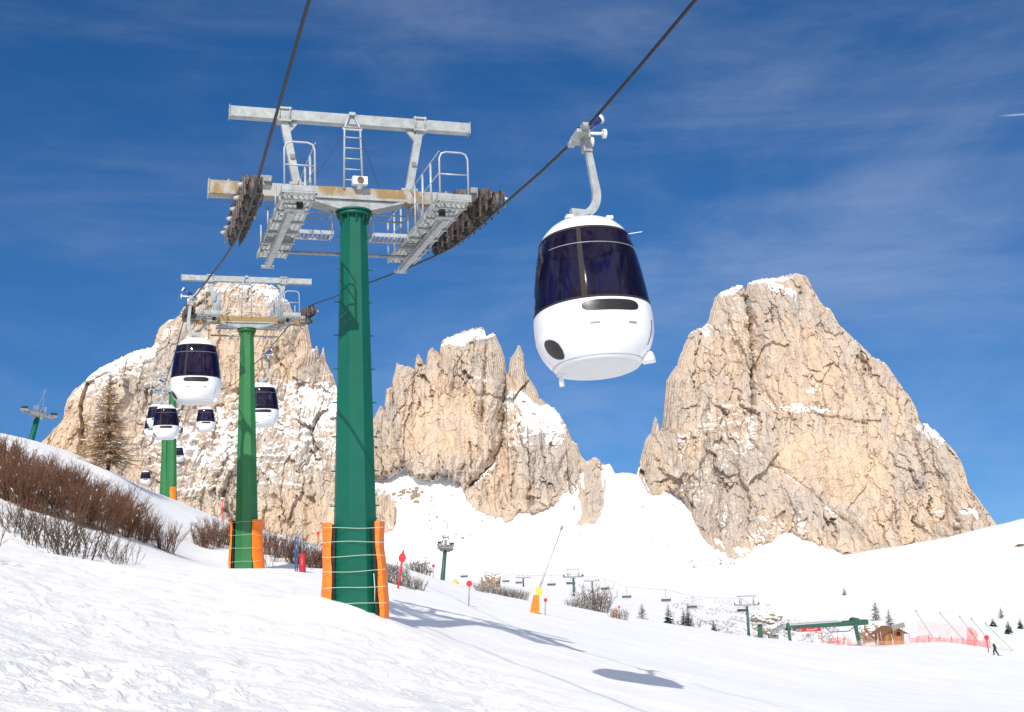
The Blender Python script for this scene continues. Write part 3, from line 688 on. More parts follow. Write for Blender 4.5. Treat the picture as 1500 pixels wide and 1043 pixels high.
    if horn:
        q = MB(); q.box((.10, -.36, .30), (.38, .20, .21)); q.box((.10, -.28, .18), (.12, .1, .14)); qo = hb(q, 'loudspeaker', M['white2'], root, .012)
        q = MB(); q.cyl((.10, -.44, .30), (.10, -.49, .30), .035, 16, 0, .085); q.cyl((.10, -.47, .30), (.10, -.478, .30), .05, 12); hb(q, 'horn', M['rust'], qo)
    for sd in (-1, 1):
        zf = lambda s, b_=base: float(np.interp(s + rail_rope, _rs, _rz)) - zbase
        sheaves(root, sd, kind, s0, s1, n, zf, detail, hc)
        c = MB()
        co_ = catwalk(root, sd, cw[0], cw[1], cw[2], cw[3], detail)
        for ch in [co_] + kids(co_):
            for vtx in ch.data.vertices: vtx.co = (vtx.co[0] + dx, vtx.co[1], vtx.co[2] + hc)
        # cross platform beside the pole
        m = MB(); zf2 = cw[2] + .02; a, e = 1.42 * sd, .52 * sd
        for y in (.15, .72): m.bar((a, y, zf2), (e, y, zf2), .06, .09)
        m.bar((e, .12, zf2), (e, .75, zf2), .06, .09)
        for k in range(9): m.bar((a + (e - a) * k / 8, .15, zf2), (a + (e - a) * k / 8, .72, zf2), .02, .03)
        for y in (.15, .72):
            m.tube([(e, y, zf2), (e, y, zf2 + .52), (a, y, zf2 + .52)], .022, 6)
        m.tube([(e, .15, zf2 + .52), (e, .72, zf2 + .52)], .022, 6)
        hb(m, 'side_platform', M['rail'])
    k = MB(); k.tube([(-1.62, 1.35, cw[2] - .22), (1.62, 1.35, cw[2] - .22)], .045, 8); hb(k, 'tie_rod', M['galvd'])
    # padding round the foot
    for sd, on in zip((-1, 1), pads):
        if not on: continue
        Mr = Matrix.Rotation(padrot, 4, 'Z')
        for part, y0, y1, nm, mm in ((0, -.42, .42, 'pad', 'orange'), (1, -.36, .36, 'pad_backing', 'gap')):
            pd = MB(); nz = 14; vs = []
            th_ = (.105 if part == 0 else .07)
            for i in range(nz + 1):
                z = -.75 + (2.18 + .75 - .05 * part) * i / nz; rr_ = r0 + (r1 - r0) * max(z, 0) / H
                wob = .016 * math.sin(z * 2.3 + sd + base[1]) + .010 * math.sin(z * 6.1 + sd)
                xi = rr_ + (.075 + .05 * max(0, .5 - z) if part == 0 else -.03) + wob * (1 - part); xo_ = xi + th_ + (.02 * math.sin(z * 3.3) if part == 0 else 0)
                for y in np.linspace(y0, y1, 7):
                    bul = .03 * (1 - (y / .42) ** 2) * (1 - part)
                    vs.append(Mr @ Vector((sd * (xi - .10 * abs(y / .42) ** 2), y, z)))
                for y in np.linspace(y1, y0, 7):
                    vs.append(Mr @ Vector((sd * (xo_ + .03 * (1 - (y / .42) ** 2) - .10 * abs(y / .42) ** 2), y, z)))
            fs = []
            for i in range(nz):
                for q in range(14):
                    q2 = (q + 1) % 14; fs.append((i * 14 + q, i * 14 + q2, (i + 1) * 14 + q2, (i + 1) * 14 + q))
            fs.append(tuple(nz * 14 + q for q in range(14))); fs.append(tuple(range(13, -1, -1)))
            pd.add(vs, fs)
            po = pd.build(nm, M[mm], root if part == 0 else po)
    if lash:
        la = MB()
        for i in range(lash):
            z = .28 + i * (2.06 - .28) / (lash - 1); pts = []
            for q in range(25):
                a = 2 * math.pi * q / 24 - .7; rr_ = r0 + (r1 - r0) * z / H
                ca, sa = math.cos(a), math.sin(a)
                rad_x = rr_ + .22; rad_y = rr_ + .035
                sup = (abs(ca) ** 6 + abs(sa) ** 6) ** (-1 / 6)
                pts.append(Matrix.Rotation(padrot, 4, 'Z') @ Vector((ca * sup * rad_x * .985, sa * sup * rad_y, z + .018 * math.sin(3 * a + i * 1.7) - .03 * math.sin(a * .5 + i))))
            la.tube(pts, .006, 5, cap=False)
        la.tube([(.35, -r0 - .06, .95), (.37, -r0 - .07, .62), (.36, -r0 - .06, .30)], .01, 5)
        la.build('lashing', M['cord'], root)
    return root

zb1 = float(at(516, 900, 30)[2])
GP = 'green pylons of the gondola lift'
pylon('tall dark green pylon in front with orange pads lashed around its foot', P1, zb1, 8.95, 9.39, 'hold', 'green1', 0., GP, rtop=.10, padrot=R(-10))
zb2 = float(at(361, 831, 58)[2])
pylon('mid green pylon second in line, shadowed low down, orange pads at its foot', P2, zb2, 11.68, 12.12, 'up', 'green2', 29.31, GP, 10, -2.9, 2.9, (-3.0, 3.0, -.28, .12), 'ochre', True, (1, 1), .60, .335, horn=False, lash=4, padrot=R(-36))
s3 = 147.; P3 = lp(s3, 0, 0)
pylon('far green pylon on the snowy ridge with one orange pad showing', P3, g1(P3.x, P3.y), 25.7, 26.2, 'up', 'green2', s3, GP, 8, -2.9, 2.9, (-3., 3., -.28, .0), 'galv', False, (1, 1), .80, .50, horn=False, lash=0, padrot=R(-78))
s4 = 188.; P4 = lp(s4, 0, 0)
pylon('most distant green pylon, half hidden behind another on the ridge', P4, g1(P4.x, P4.y), 25.2, 25.7, 'up', 'green2', s4, GP, 8, -2.9, 2.9, (-3., 3., -.28, .0), 'galv', False, (0, 0), .85, .50, horn=False, lash=0)

# ---- gondola cabins
PROF = [(.34, .001), (.345, .38), (.31, .51), (.24, .62), (.13, .73), (0, .812), (-.22, .876), (-.46, .928), (-.70, .968), (-.93, 1.0), (-1.12, 1.022), (-1.29, 1.038), (-1.42, 1.048), (-1.56, 1.050), (-1.72, 1.038), (-1.86, .998), (-1.98, .94), (-2.08, .872), (-2.16, .802), (-2.21, .755), (-2.24, .73)]
_pz = np.array([p[0] for p in PROF][1:])[::-1]; _pr = np.array([p[1] for p in PROF][1:])[::-1]
def prad(z): return float(np.interp(z, _pz, _pr))
DROP = 2.05
def cpt(t, z, off=0):
    c, s = math.cos(t), math.sin(t); n = 2.15
    q = (abs(c) ** n + abs(s) ** n) ** (-1 / n); r = (prad(z) + off) * q
    return (r * s, -r * c, z - DROP)
def revolve(mb, zs, off=0, n=72, mi=0):
    vs = [cpt(2 * math.pi * k / n, z, off) for z in zs for k in range(n)]
    fs = [(i * n + k, (i + 1) * n + k, (i + 1) * n + (k + 1) % n, i * n + (k + 1) % n) for i in range(len(zs) - 1) for k in range(n)]
    mb.add(vs, fs, mi, True); return n
def patch(mb, tc_, zc_, ht, hz, off=.008, e=4., nt=24, nzs=6, mi=0, skew=0):
    vs = []
    for i in range(nt + 1):
        u = -1 + 2 * i / nt; u = math.sin(u * math.pi / 2)
        hh = hz * max(1 - abs(u) ** e, 0) ** (1 / 2.2)
        for j in range(nzs + 1):
            v = -1 + 2 * j / nzs; vs.append(cpt(tc_ + ht * u, zc_ + hh * v + skew * u, off))
    fs = [(i * (nzs + 1) + j, (i + 1) * (nzs + 1) + j, (i + 1) * (nzs + 1) + j + 1, i * (nzs + 1) + j + 1) for i in range(nt) for j in range(nzs)]
    mb.add(vs, fs, mi, True)

def make_cabin(side):
    """hangs from the rope: root at the grip; side = which way the hanger bows (outwards)"""
    root = thing('gondola_cabin', '-', 'gondola')
    b = MB(); revolve(b, [-1.29, -1.31, -1.42, -1.56, -1.64, -1.72, -1.79, -1.86, -1.92, -1.98, -2.03, -2.08, -2.12, -2.16, -2.21, -2.24])
    shell = b.build('shell', M['white'], root)
    m = shell.modifiers.new('skin', 'SOLIDIFY'); m.thickness = .03; m.offset = -1
    b = MB(); b.add([(q[0] * .998, q[1] * .998, q[2]) for q in [cpt(2 * math.pi * k / 48, -2.235) for k in range(48)]] , [tuple(range(48))[::-1]])
    b.add([(q[0] * .90, q[1] * .90, q[2] - .028) for q in [cpt(2 * math.pi * k / 48, -2.235) for k in range(48)]] + [cpt(2 * math.pi * k / 48, -2.236) for k in range(48)], [tuple(range(48))[::-1]] + [(k, (k + 1) % 48, 48 + (k + 1) % 48, 48 + k) for k in range(48)])
    b.build('floor_plate', M['floor'], root)
    b = MB(); sm = [cpt(t, -2.18, .002) for t in np.linspace(0, 2 * math.pi, 73)]; b.tube(sm, .006, 4, cap=False); b.build('seam', M['galvd'], shell)
    b = MB(); n = revolve(b, [.02, .07, .13, .19, .24, .28, .31, .335, .345]); b.add([cpt(2 * math.pi * k / 72, .345) for k in range(72)], [tuple(range(72))])
    for k in range(4):
        t = math.pi / 4 + k * math.pi / 2; q0 = Vector(cpt(t, .30)); b.box(q0 * 1.0 + Vector((0, 0, .02)), (.12, .12, .05))
    roof = b.build('roof', M['white'], root)
    b = MB(); revolve(b, [.02, -.01, -.10, -.22, -.34, -.46, -.58, -.70, -.82, -.93, -1.03, -1.12, -1.21, -1.29], -.004)
    win = b.build('window', M['glass'], root)
    b = MB()
    revolve(b, [-1.255, -1.262, -1.285, -1.292], .004); b.build('window_seal', M['gap'], win)
    b = MB(); revolve(b, [.03, .02, -.012, -.02], .004)
    b.build('window_seal', M['gap'], win)
    b = MB()
    for t, w_ in ((R(-27), .045), (R(153), .045)):
        b = MB()
        vs = []; zs = np.linspace(.0, -1.28, 12)
        for z in zs: vs += [cpt(t - w_, z, .006), cpt(t + w_, z, .006)]
        b.add(vs, [(2 * i, 2 * i + 1, 2 * i + 3, 2 * i + 2) for i in range(11)], 0, True); b.build('mullion', M['gap'], win)
    b = MB()
    for t in (R(12), R(95), R(-110), R(195)): b.tube([Vector(cpt(t, z, -.05)) for z in np.linspace(0, -1.29, 8)], .028, 6)
    b.build('inner_post', M['black'], win)
    b = MB(); b.tube([cpt(t, -.27 - .03 * math.cos(t), .002) for t in np.linspace(R(-66), R(60), 26)], .007, 5); b.build('rail', M['galv'], win)
    b = MB(); patch(b, R(-2), -1.43, .50, .092, .007, 6.); b.build('vent', M['vent'], shell)
    b = MB(); patch(b, R(-20), -1.72, .09, .016, .006, 4, 10, 3); b.build('grip_recess', M['galvd'], shell); b = MB(); patch(b, R(18), -1.72, .09, .018, .006, 4, 10, 3); b.build('grip_recess', M['galvd'], shell)
    b = MB(); patch(b, R(-72), -1.98, .21, .16, .010, 2.5, 16, 6, 0, -.05); b.build('bumper', M['vent'], shell)
    # boarding skid under the door side, guide pin and whip aerial
    b = MB(); vs = []
    q = Vector(cpt(R(64), -2.12)); b.box(q + Vector((.03, -.02, -.03)), (.26, .26, .17), 0, Matrix.Rotation(R(56), 3, 'Z'), .8)
    b.build('skid', M['white'], shell, .04)
    b = MB(); b.tube([cpt(R(48), z, .006) for z in np.linspace(-1.6, -2.0, 6)], .006, 4); b.build('seam', M['gap'], shell)
    b = MB(); q = Vector(cpt(R(-112), -2.2)) * 1; b.box((q.x * .86, q.y * .86, -2.24 - DROP), (.12, .10, .10)); b.cyl((q.x * .86, q.y * .86, -2.24 - DROP), (q.x * .86, q.y * .86, -2.46 - DROP), .045, 12)
    b.build('guide_pin', M['white'], root)
    b = MB(); a = Vector(cpt(R(62), .04)); b.tube([a, a + Vector((.28, -.02, .04))], .007, 4); b.build('aerial', M['white2'], roof)
    # bench inside
    b = MB()
    for y in (-.52, .52): b.box((0, y, -1.52 - DROP), (1.15, .38, .10)); b.box((0, y * 1.30, -1.30 - DROP), (1.1, .08, .42))
    b.box((0, 0, -1.98 - DROP), (1.25, 1.25, .03)); b.build('bench', M['cushion'], root)
    for o_ in list(kids(root)):
        for q_ in [o_] + kids(o_):
            for v_ in q_.data.vertices: v_.co.x -= .13 * side
    # hanger
    s = side; zr = .345 - DROP
    path = [(.13 * s, 0, -.10), (.165 * s, 0, -.40), (.205 * s, 0, -.85), (.225 * s, 0, -1.10), (.195 * s, 0, -1.28), (.10 * s, 0, -1.43), (-.05 * s, 0, -1.53), (-.25 * s, 0, -1.575)]
    b = MB()
    fine = []
    for i in range(len(path) - 1):
        for t in np.linspace(0, 1, 5)[:-1]:
            p0 = Vector(path[max(i - 1, 0)]); p1 = Vector(path[i]); p2 = Vector(path[i + 1]); p3 = Vector(path[min(i + 2, len(path) - 1)])
            fine.append(.5 * ((2 * p1) + (p2 - p0) * t + (2 * p0 - 5 * p1 + 4 * p2 - p3) * t * t + (3 * p1 - p0 - 3 * p2 + p3) * t ** 3))
    fine.append(Vector(path[-1]))
    vs = []
    for i, p_ in enumerate(fine):
        d_ = (fine[min(i + 1, len(fine) - 1)] - fine[max(i - 1, 0)]).normalized(); n_ = Vector((d_.z, 0, -d_.x)); w_ = .050 + .026 * math.sin(min(i / 20, 1) * math.pi * .6)
        vs += [p_ + n_ * w_ + Vector((0, -.045, 0)), p_ + n_ * w_ + Vector((0, .045, 0)), p_ - n_ * w_ + Vector((0, .045, 0)), p_ - n_ * w_ + Vector((0, -.045, 0))]
    nf = len(fine); b.add(vs, [(4 * i + k, 4 * i + (k + 1) % 4, 4 * i + 4 + (k + 1) % 4, 4 * i + 4 + k) for i in range(nf - 1) for k in range(4)] + [(0, 1, 2, 3), (4 * nf - 1, 4 * nf - 2, 4 * nf - 3, 4 * nf - 4)])
    hg = b.build('hanger', M['galv'], root)
    b = MB(); b.prism([(-.32 * s, -1.44), (-.02 * s, -1.46), (.04 * s, -1.52), (-.17 * s, -1.64), (-.32 * s, -1.66)], -.075, .075)
    b.cyl((-.18 * s, 0, -1.60), (-.18 * s, 0, zr - .01), .07, 14)
    for k in ((-.24, -1.52), (-.24, -1.60), (-.08, -1.53)): b.cyl((k[0] * s, -.09, k[1]), (k[0] * s, .09, k[1]), .02, 8)
    b.build('swivel', M['galv'], hg)
    b = MB(); b.box((.135 * s, 0, -.20), (.17, .15, .30)); b.build('hanger_sleeve', M['galvd'], hg)
    # grip on the rope
    b = MB(); b.box((.03 * s, 0, -.035), (.17, .56, .13)); b.box((.0, -.36, -.02), (.12, .16, .09)); b.box((0, .36, -.02), (.12, .16, .09)); b.box((.10 * s, .05, -.02), (.22, .30, .15))
    for y in (-.42, -.2, .2, .42): b.cyl((-.06, y, -.03), (.06, y, -.03), .045, 10)
    b.box((-.07 * s, -.1, -.07), (.12, .40, .07))
    gr = b.build('grip', M['galv'], root, .01)
    b = MB(); b.cyl((.06 * s, -.02, .03), (.44 * s, -.02, .29), .078, 16); b.cyl((-.02 * s, -.28, -.03), (.0 * s, -.10, .05), .05, 12); b.build('spring', M['blue'], gr)
    b = MB(); b.cyl((.44 * s, -.02, .29), (.49 * s, -.02, .325), .09, 16); b.build('spring_cap', M['white2'], gr)
    for (x0, z0), (x1, z1), rr_ in (((.15, .02), (.50, .03), .028), ((.12, -.14), (.22, -.14), .04)):
        b = MB(); b.cyl((x0 * s, 0, z0), (x1 * s, 0, z1), rr_, 10); b.cyl((x1 * s, 0, z1), ((x1 + .055) * s, 0, z1), .085, 18); b.build('roller', M['white2'], gr)
    return root

def place(c, side, s, label, tilt=0.):
    p = lp(s, XO * side, rope_z(s, side)); c.scale = (1, 1, 1.065); c.location = p; c.rotation_euler = (0, R(tilt), LROT)
    c['label'] = label; c['group'] = 'white gondola cabins with dark wraparound windows'
cabR = make_cabin(1); cabL = make_cabin(-1)
S_MAIN = -9.35

place(cabR, 1, S_MAIN, 'large white gondola with violet wraparound window hanging nearest at right', -1.4)
cabR.rotation_euler.x = R(-6.5); cabR.scale.z = 1.062; cabR.location -= Vector((LR[0] * .0, LR[1] * .0, 0))
cabR.location -= Vector((LR[0] * .06, LR[1] * .06, 0))
place(cabL, -1, 23.3, 'white gondola under the left arm of the second green pylon', .5)
for sd, s, lab in ((1, 48.6, 'white gondola half hidden right of the second pylon shaft'), (1, 112, 'small white gondola before the snowy cliff between the second and third pylons'), (1, 200, 'tiny gondola mostly hidden at the right edge of the third pylon'),
                   (-1, 73.5, 'white gondola hanging in front of the far pylon pair'), (-1, 122, 'gondola partly hidden behind the one before the far pylon pair'), (-1, 160, 'tiny gondola half covered, below the partly hidden cabin at far left'),
                   (-1, 236, 'tiny gondola just above the ridge, left of the far pylons')):
    place(copy_tree(cabR if sd > 0 else cabL), sd, s, lab)

# ---- passenger seated inside the nearest gondola
def skin_body(name, chains, mat_, parent=None, lvl=1):
    """chains: lists of (x,y,z,r) that share joints by coordinates; one continuous surface"""
    vs, rs, es = [], [], []
    def vid(p):
        for i, v in enumerate(vs):
            if abs(v[0] - p[0]) + abs(v[1] - p[1]) + abs(v[2] - p[2]) < 1e-6: return i
        vs.append(p[:3]); rs.append(p[3]); return len(vs) - 1
    for c in chains:
        ids = [vid(p) for p in c]; es += list(zip(ids[:-1], ids[1:]))
    me = bpy.data.meshes.new(name); me.from_pydata(vs, es, []); o = bpy.data.objects.new(name, me); C.objects.link(o)
    if parent: o.parent = parent
    m = o.modifiers.new('skin', 'SKIN'); m.use_smooth_shade = True
    for i, r in enumerate(rs): me.skin_vertices[0].data[i].radius = (r, r)
    me.skin_vertices[0].data[0].use_root = True
    s_ = o.modifiers.new('sub', 'SUBSURF'); s_.levels = lvl; s_.render_levels = lvl
    me.materials.append(mat_); return o
cb = cabR.matrix_basis.copy()
pp = cb @ Vector((-.42, -.42, -1.46 - DROP))
per = thing('person', 'person in a dark rose jacket seated inside the nearest gondola', 'person', pp, (0, 0, LROT))
hip = (0, 0, .06, .13)
skin_body('body', [[hip, (0, -.02, .28, .13), (0, -.01, .46, .14), (0, .0, .56, .06), (0, .01, .63, .055)],
                   [(0, -.01, .46, .14), (.19, -.01, .47, .06), (.24, .05, .22, .045), (.14, .26, .14, .035), (.10, .30, .13, .03)],
                   [(0, -.01, .46, .14), (-.19, -.01, .47, .06), (-.24, .05, .22, .045), (-.14, .26, .14, .035), (-.10, .30, .13, .03)],
                   [hip, (.10, .1, .07, .085), (.12, .42, .08, .065), (.12, .44, -.3, .045), (.12, .54, -.34, .04)],
                   [hip, (-.10, .1, .07, .085), (-.12, .42, .08, .065), (-.12, .44, -.3, .045), (-.12, .54, -.34, .04)]], M['jacketr'], per)
skin_body('head', [[(0, .01, .62, .05), (0, .02, .70, .078), (0, .02, .78, .085), (0, .01, .83, .05)], [(0, .02, .70, .078), (0, .105, .70, .018)]], M['skin'], per)
skin_body('hair', [[(0, -.01, .72, .07), (0, -.005, .80, .092), (0, .0, .86, .06)]], M['hair'], per)
# ------------------------------------------------------------------ vegetation
def hit(px, py, Ya=12, Yb=700):
    """distance at which the view line through this spot of the photograph meets the snow"""
    Ys = np.geomspace(Ya, Yb, 400); P = np.array([at(px, py, y) for y in Ys]); d = P[:, 2] - gz(P[:, 0], P[:, 1])
    k = np.where((d[:-1] > 0) & (d[1:] <= 0))[0]
    if len(k) == 0: return float(Ys[np.argmin(np.abs(d))])
    k = k[0]; return float(Ys[k] + (Ys[k + 1] - Ys[k]) * d[k] / (d[k] - d[k + 1]))
def stand(px, Y, dz=0.):
    p = at(px, 830, Y)
    for _ in range(3):
        z = g1(p[0], Y); yy = pj((p[0], Y, z))[1]; p = at(px, float(yy), Y)
    return Vector((p[0], Y, g1(p[0], Y) + dz))

class Twigs:
    def __init__(s): s.a = []; s.m = []
    def seg(s, p, q, r0, r1, mi=0): s.a.append((*p, *q, r0, r1)); s.m.append(mi)
    def mesh(s, name, mats, n=3):
        A = np.array(s.a); p, q = A[:, :3], A[:, 3:6]; d = q - p; d /= np.maximum(np.linalg.norm(d, axis=1, keepdims=True), 1e-9)
        ref = np.where(np.abs(d[:, 2:3]) > .9, np.array([[1., 0, 0]]), np.array([[0, 0, 1.]])); u = np.cross(d, ref); u /= np.linalg.norm(u, axis=1, keepdims=True); v = np.cross(d, u)
        vs = []
        for e, r in ((p, A[:, 6]), (q, A[:, 7])):
            for k in range(n):
                t = 2 * math.pi * k / n; vs.append(e + (u * math.cos(t) + v * math.sin(t)) * r[:, None])
        V = np.stack(vs, 1).reshape(-1, 3); b = np.arange(len(A))[:, None] * 2 * n
        Fq = np.concatenate([np.concatenate([b + k, b + (k + 1) % n, b + n + (k + 1) % n, b + n + k], 1) for k in range(n)], 0)
        me = np_mesh(name, V, Fq, mats, False)
        me.polygons.foreach_set('material_index', np.tile(np.array(s.m, np.int32), n)); me.update()
        return me

def link(name, me, parent=None):
    o = bpy.data.objects.new(name, me); C.objects.link(o)
    if parent: o.parent = parent
    return o

M['twig'] = mat('russet_twigs', (.15, .070, .038), .85, 0, .35, .8)
M['twig2'] = mat('grey_twigs', (.155, .125, .10), .85, 0, .3, .8)
M['twig4'] = mat('brown_grey_twigs', (.085, .052, .033), .85, 0, .4, .8)
M['twig3'] = mat('larch_twigs', (.34, .205, .095), .85, 0, .3, 1.0)
M['bark'] = mat('dark_bark', (.07, .045, .03), .9, 0, .3, 6, .5, 20)
M['needle'] = mat('fir_needles', (.022, .036, .017), .8, 0, .4, 1.5)
M['boulder'] = mat('brown_rock', (.30, .22, .15), .9, 0, .35, .6, .6, 2., stretch=(1, 1, .4))

def shrub_mesh(seed, h, w, n, mats, snow=.05, r=.012, branch=4, up=1.0):
    rnd = random.Random(seed); T = Twigs()
    for _ in range(n):
        a = rnd.uniform(0, 2 * math.pi); rad = w * .35 * math.sqrt(rnd.random())
        p = Vector((rad * math.cos(a), rad * math.sin(a), -.15)); a2 = a + rnd.gauss(0, .6)
        out = rnd.uniform(.10, .75); d = Vector((math.cos(a2) * out, math.sin(a2) * out, up)).normalized()
        L_ = h * rnd.uniform(.55, 1.1); ns = 5
        for i in range(ns):
            q = p + d * (L_ / ns); rr = r * (1.5 - i / ns)
            T.seg(p, q, rr, rr * .8)
            if i > 0:
                for _b in range(branch if i > 1 else 1):
                    e = (d + Vector((rnd.gauss(0, .45), rnd.gauss(0, .45), rnd.uniform(-.1, .35)))).normalized(); b = p.lerp(q, rnd.random())
                    l = L_ * rnd.uniform(.10, .28); c = b + e * l; T.seg(b, c, rr * .6, rr * .35)
                    e2 = (e + Vector((rnd.gauss(0, .4), rnd.gauss(0, .4), .15))).normalized(); T.seg(b.lerp(c, .5), b.lerp(c, .5) + e2 * l * .6, rr * .45, rr * .3)
                    if rnd.random() < snow: T.seg(b + Vector((0, 0, rr)), b.lerp(c, rnd.uniform(.2, .5)) + Vector((0, 0, rr)), r * 1.7, r * 1.2, 1)
            p = q; d = (d + Vector((rnd.gauss(0, .13), rnd.gauss(0, .13), .07))).normalized()
    return T.mesh('shrub_twigs', mats)

thick = [shrub_mesh(10 + k, 1.75, 1.5, 54, [M['twig'], M['snowtuft']], .02, .013) for k in range(4)]
grey = [shrub_mesh(30 + k, 1.25, 1.2, 13, [M['twig4'], M['snowtuft']], .04, .0095, 3, .9) for k in range(3)]
farb = [shrub_mesh(50 + k, 1.9, 2.4, 40, [M['twig2'], M['snowtuft']], .30, .019, 3) for k in range(3)]
birch = shrub_mesh(70, 3.6, 2.6, 32, [M['twig2'], M['snowtuft']], .25, .026, 4, 1.3)

def add_shrub(me, px, Y, sc, rot, label, group, name='shrub'):
    o = link(name, me); p = stand(px, Y); o.location = p; o.scale = (sc, sc, sc * .97); o.rotation_euler = (0, 0, rot)
    tag(o, label, 'shrub', group); return o
rnd = random.Random(5)
k = 0
# russet thicket on the left bank: rows from its foot up to the crest
def foot(px): return float(np.interp(px, [-60, 0, 80, 160, 220, 250], [700, 736, 760, 782, 799, 812]))
def crest(px): return float(np.interp(px, [-60, 0, 54, 100, 166, 201, 266], [618, 660, 682, 706, 738, 760, 800]))
for row in range(4):
    for j in range(11 - row):
        px = -35 + j * 27 + rnd.uniform(-9, 9) + row * 4
        if px > 246 - row * 12: continue
        py = foot(px) + (crest(px) - foot(px)) * (row + .1 + .25 * rnd.random()) / 4.
        Y = hit(px, py, 30, 110)
        s_ = (1.0 if row < 3 else .7) * rnd.uniform(.8, 1.12) * (.85 if px > 200 else 1)
        add_shrub(thick[k % 4], px, Y, s_, rnd.uniform(0, 6), 'russet leafless bush in the dense thicket on the left bank', 'russet bushes of the left thicket'); k += 1
for px, py, sc in ((-20, 822, 1.0), (12, 776, .95), (28, 772, .9), (46, 790, 1.25), (62, 800, 1.2), (78, 806, 1.3), (95, 812, 1.2), (110, 816, 1.25), (126, 812, 1.15), (142, 806, 1.1), (160, 820, .75), (176, 826, .7), (190, 826, .6), (36, 786, 1.0), (100, 800, 1.1)):
    add_shrub(grey[k % 3], px, hit(px, py, 20, 80), sc, rnd.uniform(0, 6), 'thin grey bare bush in the open row below the russet thicket', 'grey bushes below the left thicket'); k += 1
for px, py, sc in ((294, 800, 1.0), (304, 803, 1.2), (315, 800, 1.3), (327, 797, 1.3), (338, 799, 1.1)):
    add_shrub(thick[k % 4] if k % 3 else grey[k % 3], px, hit(px, py, 50, 110), sc * .75, rnd.uniform(0, 6), 'brown bush growing left of the second pylon foot', 'bushes left of the second pylon'); k += 1
for px, py, sc in ((389, 812, 1.0), (400, 822, .9), (412, 817, 1.1), (424, 822, 1.0), (436, 826, 1.0), (449, 830, .9), (460, 832, .9), (395, 830, .6), (470, 832, .8)):
    add_shrub(grey[k % 3] if k % 2 else thick[k % 4], px, hit(px, py, 50, 110), sc * .85, rnd.uniform(0, 6), 'bare bush in the hedge between the two nearest pylons', 'bushes between the two nearest pylons'); k += 1
for px, py, sc in ((561, 850, 1.0), (569, 853, 1.1), (580, 856, .95), (590, 859, .75), (604, 862, .6), (614, 864, .6), (574, 848, .9)):
    add_shrub(farb[k % 3], px, hit(px, py, 45, 90), sc * .5, rnd.uniform(0, 6), 'snow-flecked bush just right of the front pylon pads', 'bushes right of the front pylon'); k += 1
for i, px in enumerate(range(704, 772, 7)):
    add_shrub(farb[k % 3], px, hit(px, 867 + (px - 704) * .2, 60, 125) + 2, .42, rnd.uniform(0, 6), 'low clipped bush in the small hedge on the piste edge', 'low bushes along the piste edge'); k += 1
for px in (838, 846, 854, 900, 912, 606, 612, 622):
    add_shrub(farb[k % 3], px, (hit(px, 888 + (px - 830) * .28, 60, 130) if px > 800 else 79) + 6, .5, rnd.uniform(0, 6), 'small scrubby bush along the far piste edge', 'scrubby bushes along the far piste edge'); k += 1
for px, sc in ((862, 1.0), (872, 1.12), (882, .95)):
    o = add_shrub(birch, px, 126, sc * .76, rnd.uniform(0, 6), 'tall frosted bare bush in the clump under the lift tower', 'tall frosted bushes'); k += 1

# leafless larch on the bank
def conifer(name, label, loc, H, rad, seed, mats, trunk_m, dens, snow, droop, cat='tree', group=None, r=.012, gap=.06):
    rn = random.Random(seed); root = thing(name, label, cat, loc, (0, 0, rn.uniform(0, 6)), group)
    t = MB(); t.tube([(0, 0, -.4), (.01 * H, 0, H * .3), (0, .01 * H, H * .65), (0, 0, H)], [H * .022, H * .016, H * .009, .006], 7); t.build('trunk', trunk_m, root)
    T = Twigs(); z = H * gap
    while z < H * .985:
        f = z / H; n = max(3, int(dens * (1.15 - f * .6)))
        for b in range(n):
            a = rn.uniform(0, 2 * math.pi); L_ = rad * (1 - f ** 1.35) ** 1.05 * rn.uniform(.55, 1.12) + .1
            if f < .16: L_ *= rn.uniform(.5, 1.1)
            el = -.28 * droop + .95 * f ** 1.5 + rn.gauss(0, .13); d = Vector((math.cos(a) * math.cos(el), math.sin(a) * math.cos(el), math.sin(el)))
            p = Vector((0, 0, z + rn.uniform(-.1, .1))); ns = 5
            for i in range(ns):
                q = p + d * (L_ / ns); rr = r * (1.7 - 1.2 * i / ns) * (1.2 - .5 * f)
                T.seg(p, q, rr, rr * .75)
                for _ in range(5 if i else 2):
                    c = p.lerp(q, rn.random()); sd = rn.choice((-1, 1)); s_ = Vector((-math.sin(a) * sd, math.cos(a) * sd, 0)) * rn.uniform(.3, 1) + d * .7 + Vector((0, 0, rn.uniform(-.45, .35)))
                    l = L_ * rn.uniform(.08, .26) * (1.15 - .12 * i); e = c + s_.normalized() * l
                    T.seg(c, e, rr * .5, rr * .3)
                    g_ = c.lerp(e, .55); T.seg(g_, g_ + (s_.normalized() + Vector((rn.gauss(0, .5), rn.gauss(0, .5), rn.gauss(0, .4)))).normalized() * l * .55, rr * .4, rr * .3)
                    if rn.random() < snow: T.seg(c + Vector((0, 0, rr)), c.lerp(e, rn.uniform(.3, .9)) + Vector((0, 0, rr)), r * 2.2, r * 1.5, 1)
                if rn.random() < snow * 1.6: T.seg(p + Vector((0, 0, rr * 1.4)), q + Vector((0, 0, rr * 1.2)), r * 2.6, r * 1.8, 1)
                p = q; d = (d + Vector((0, 0, (.07 + .05 * droop) if i > 1 else -.05 * droop))).normalized()
        z += H * .026 * rn.uniform(.7, 1.3)
    link('crown', T.mesh('crown', mats), root)
    return root
Yl = 74
conifer('larch_tree', 'golden brown leafless larch dusted with snow on the left ridge', stand(158, Yl), 147 / 1800 * Yl, 2.1, 3, [M['twig3'], M['snowtuft']], M['bark'], 15, .06, 1.0, r=.0145, gap=.10)
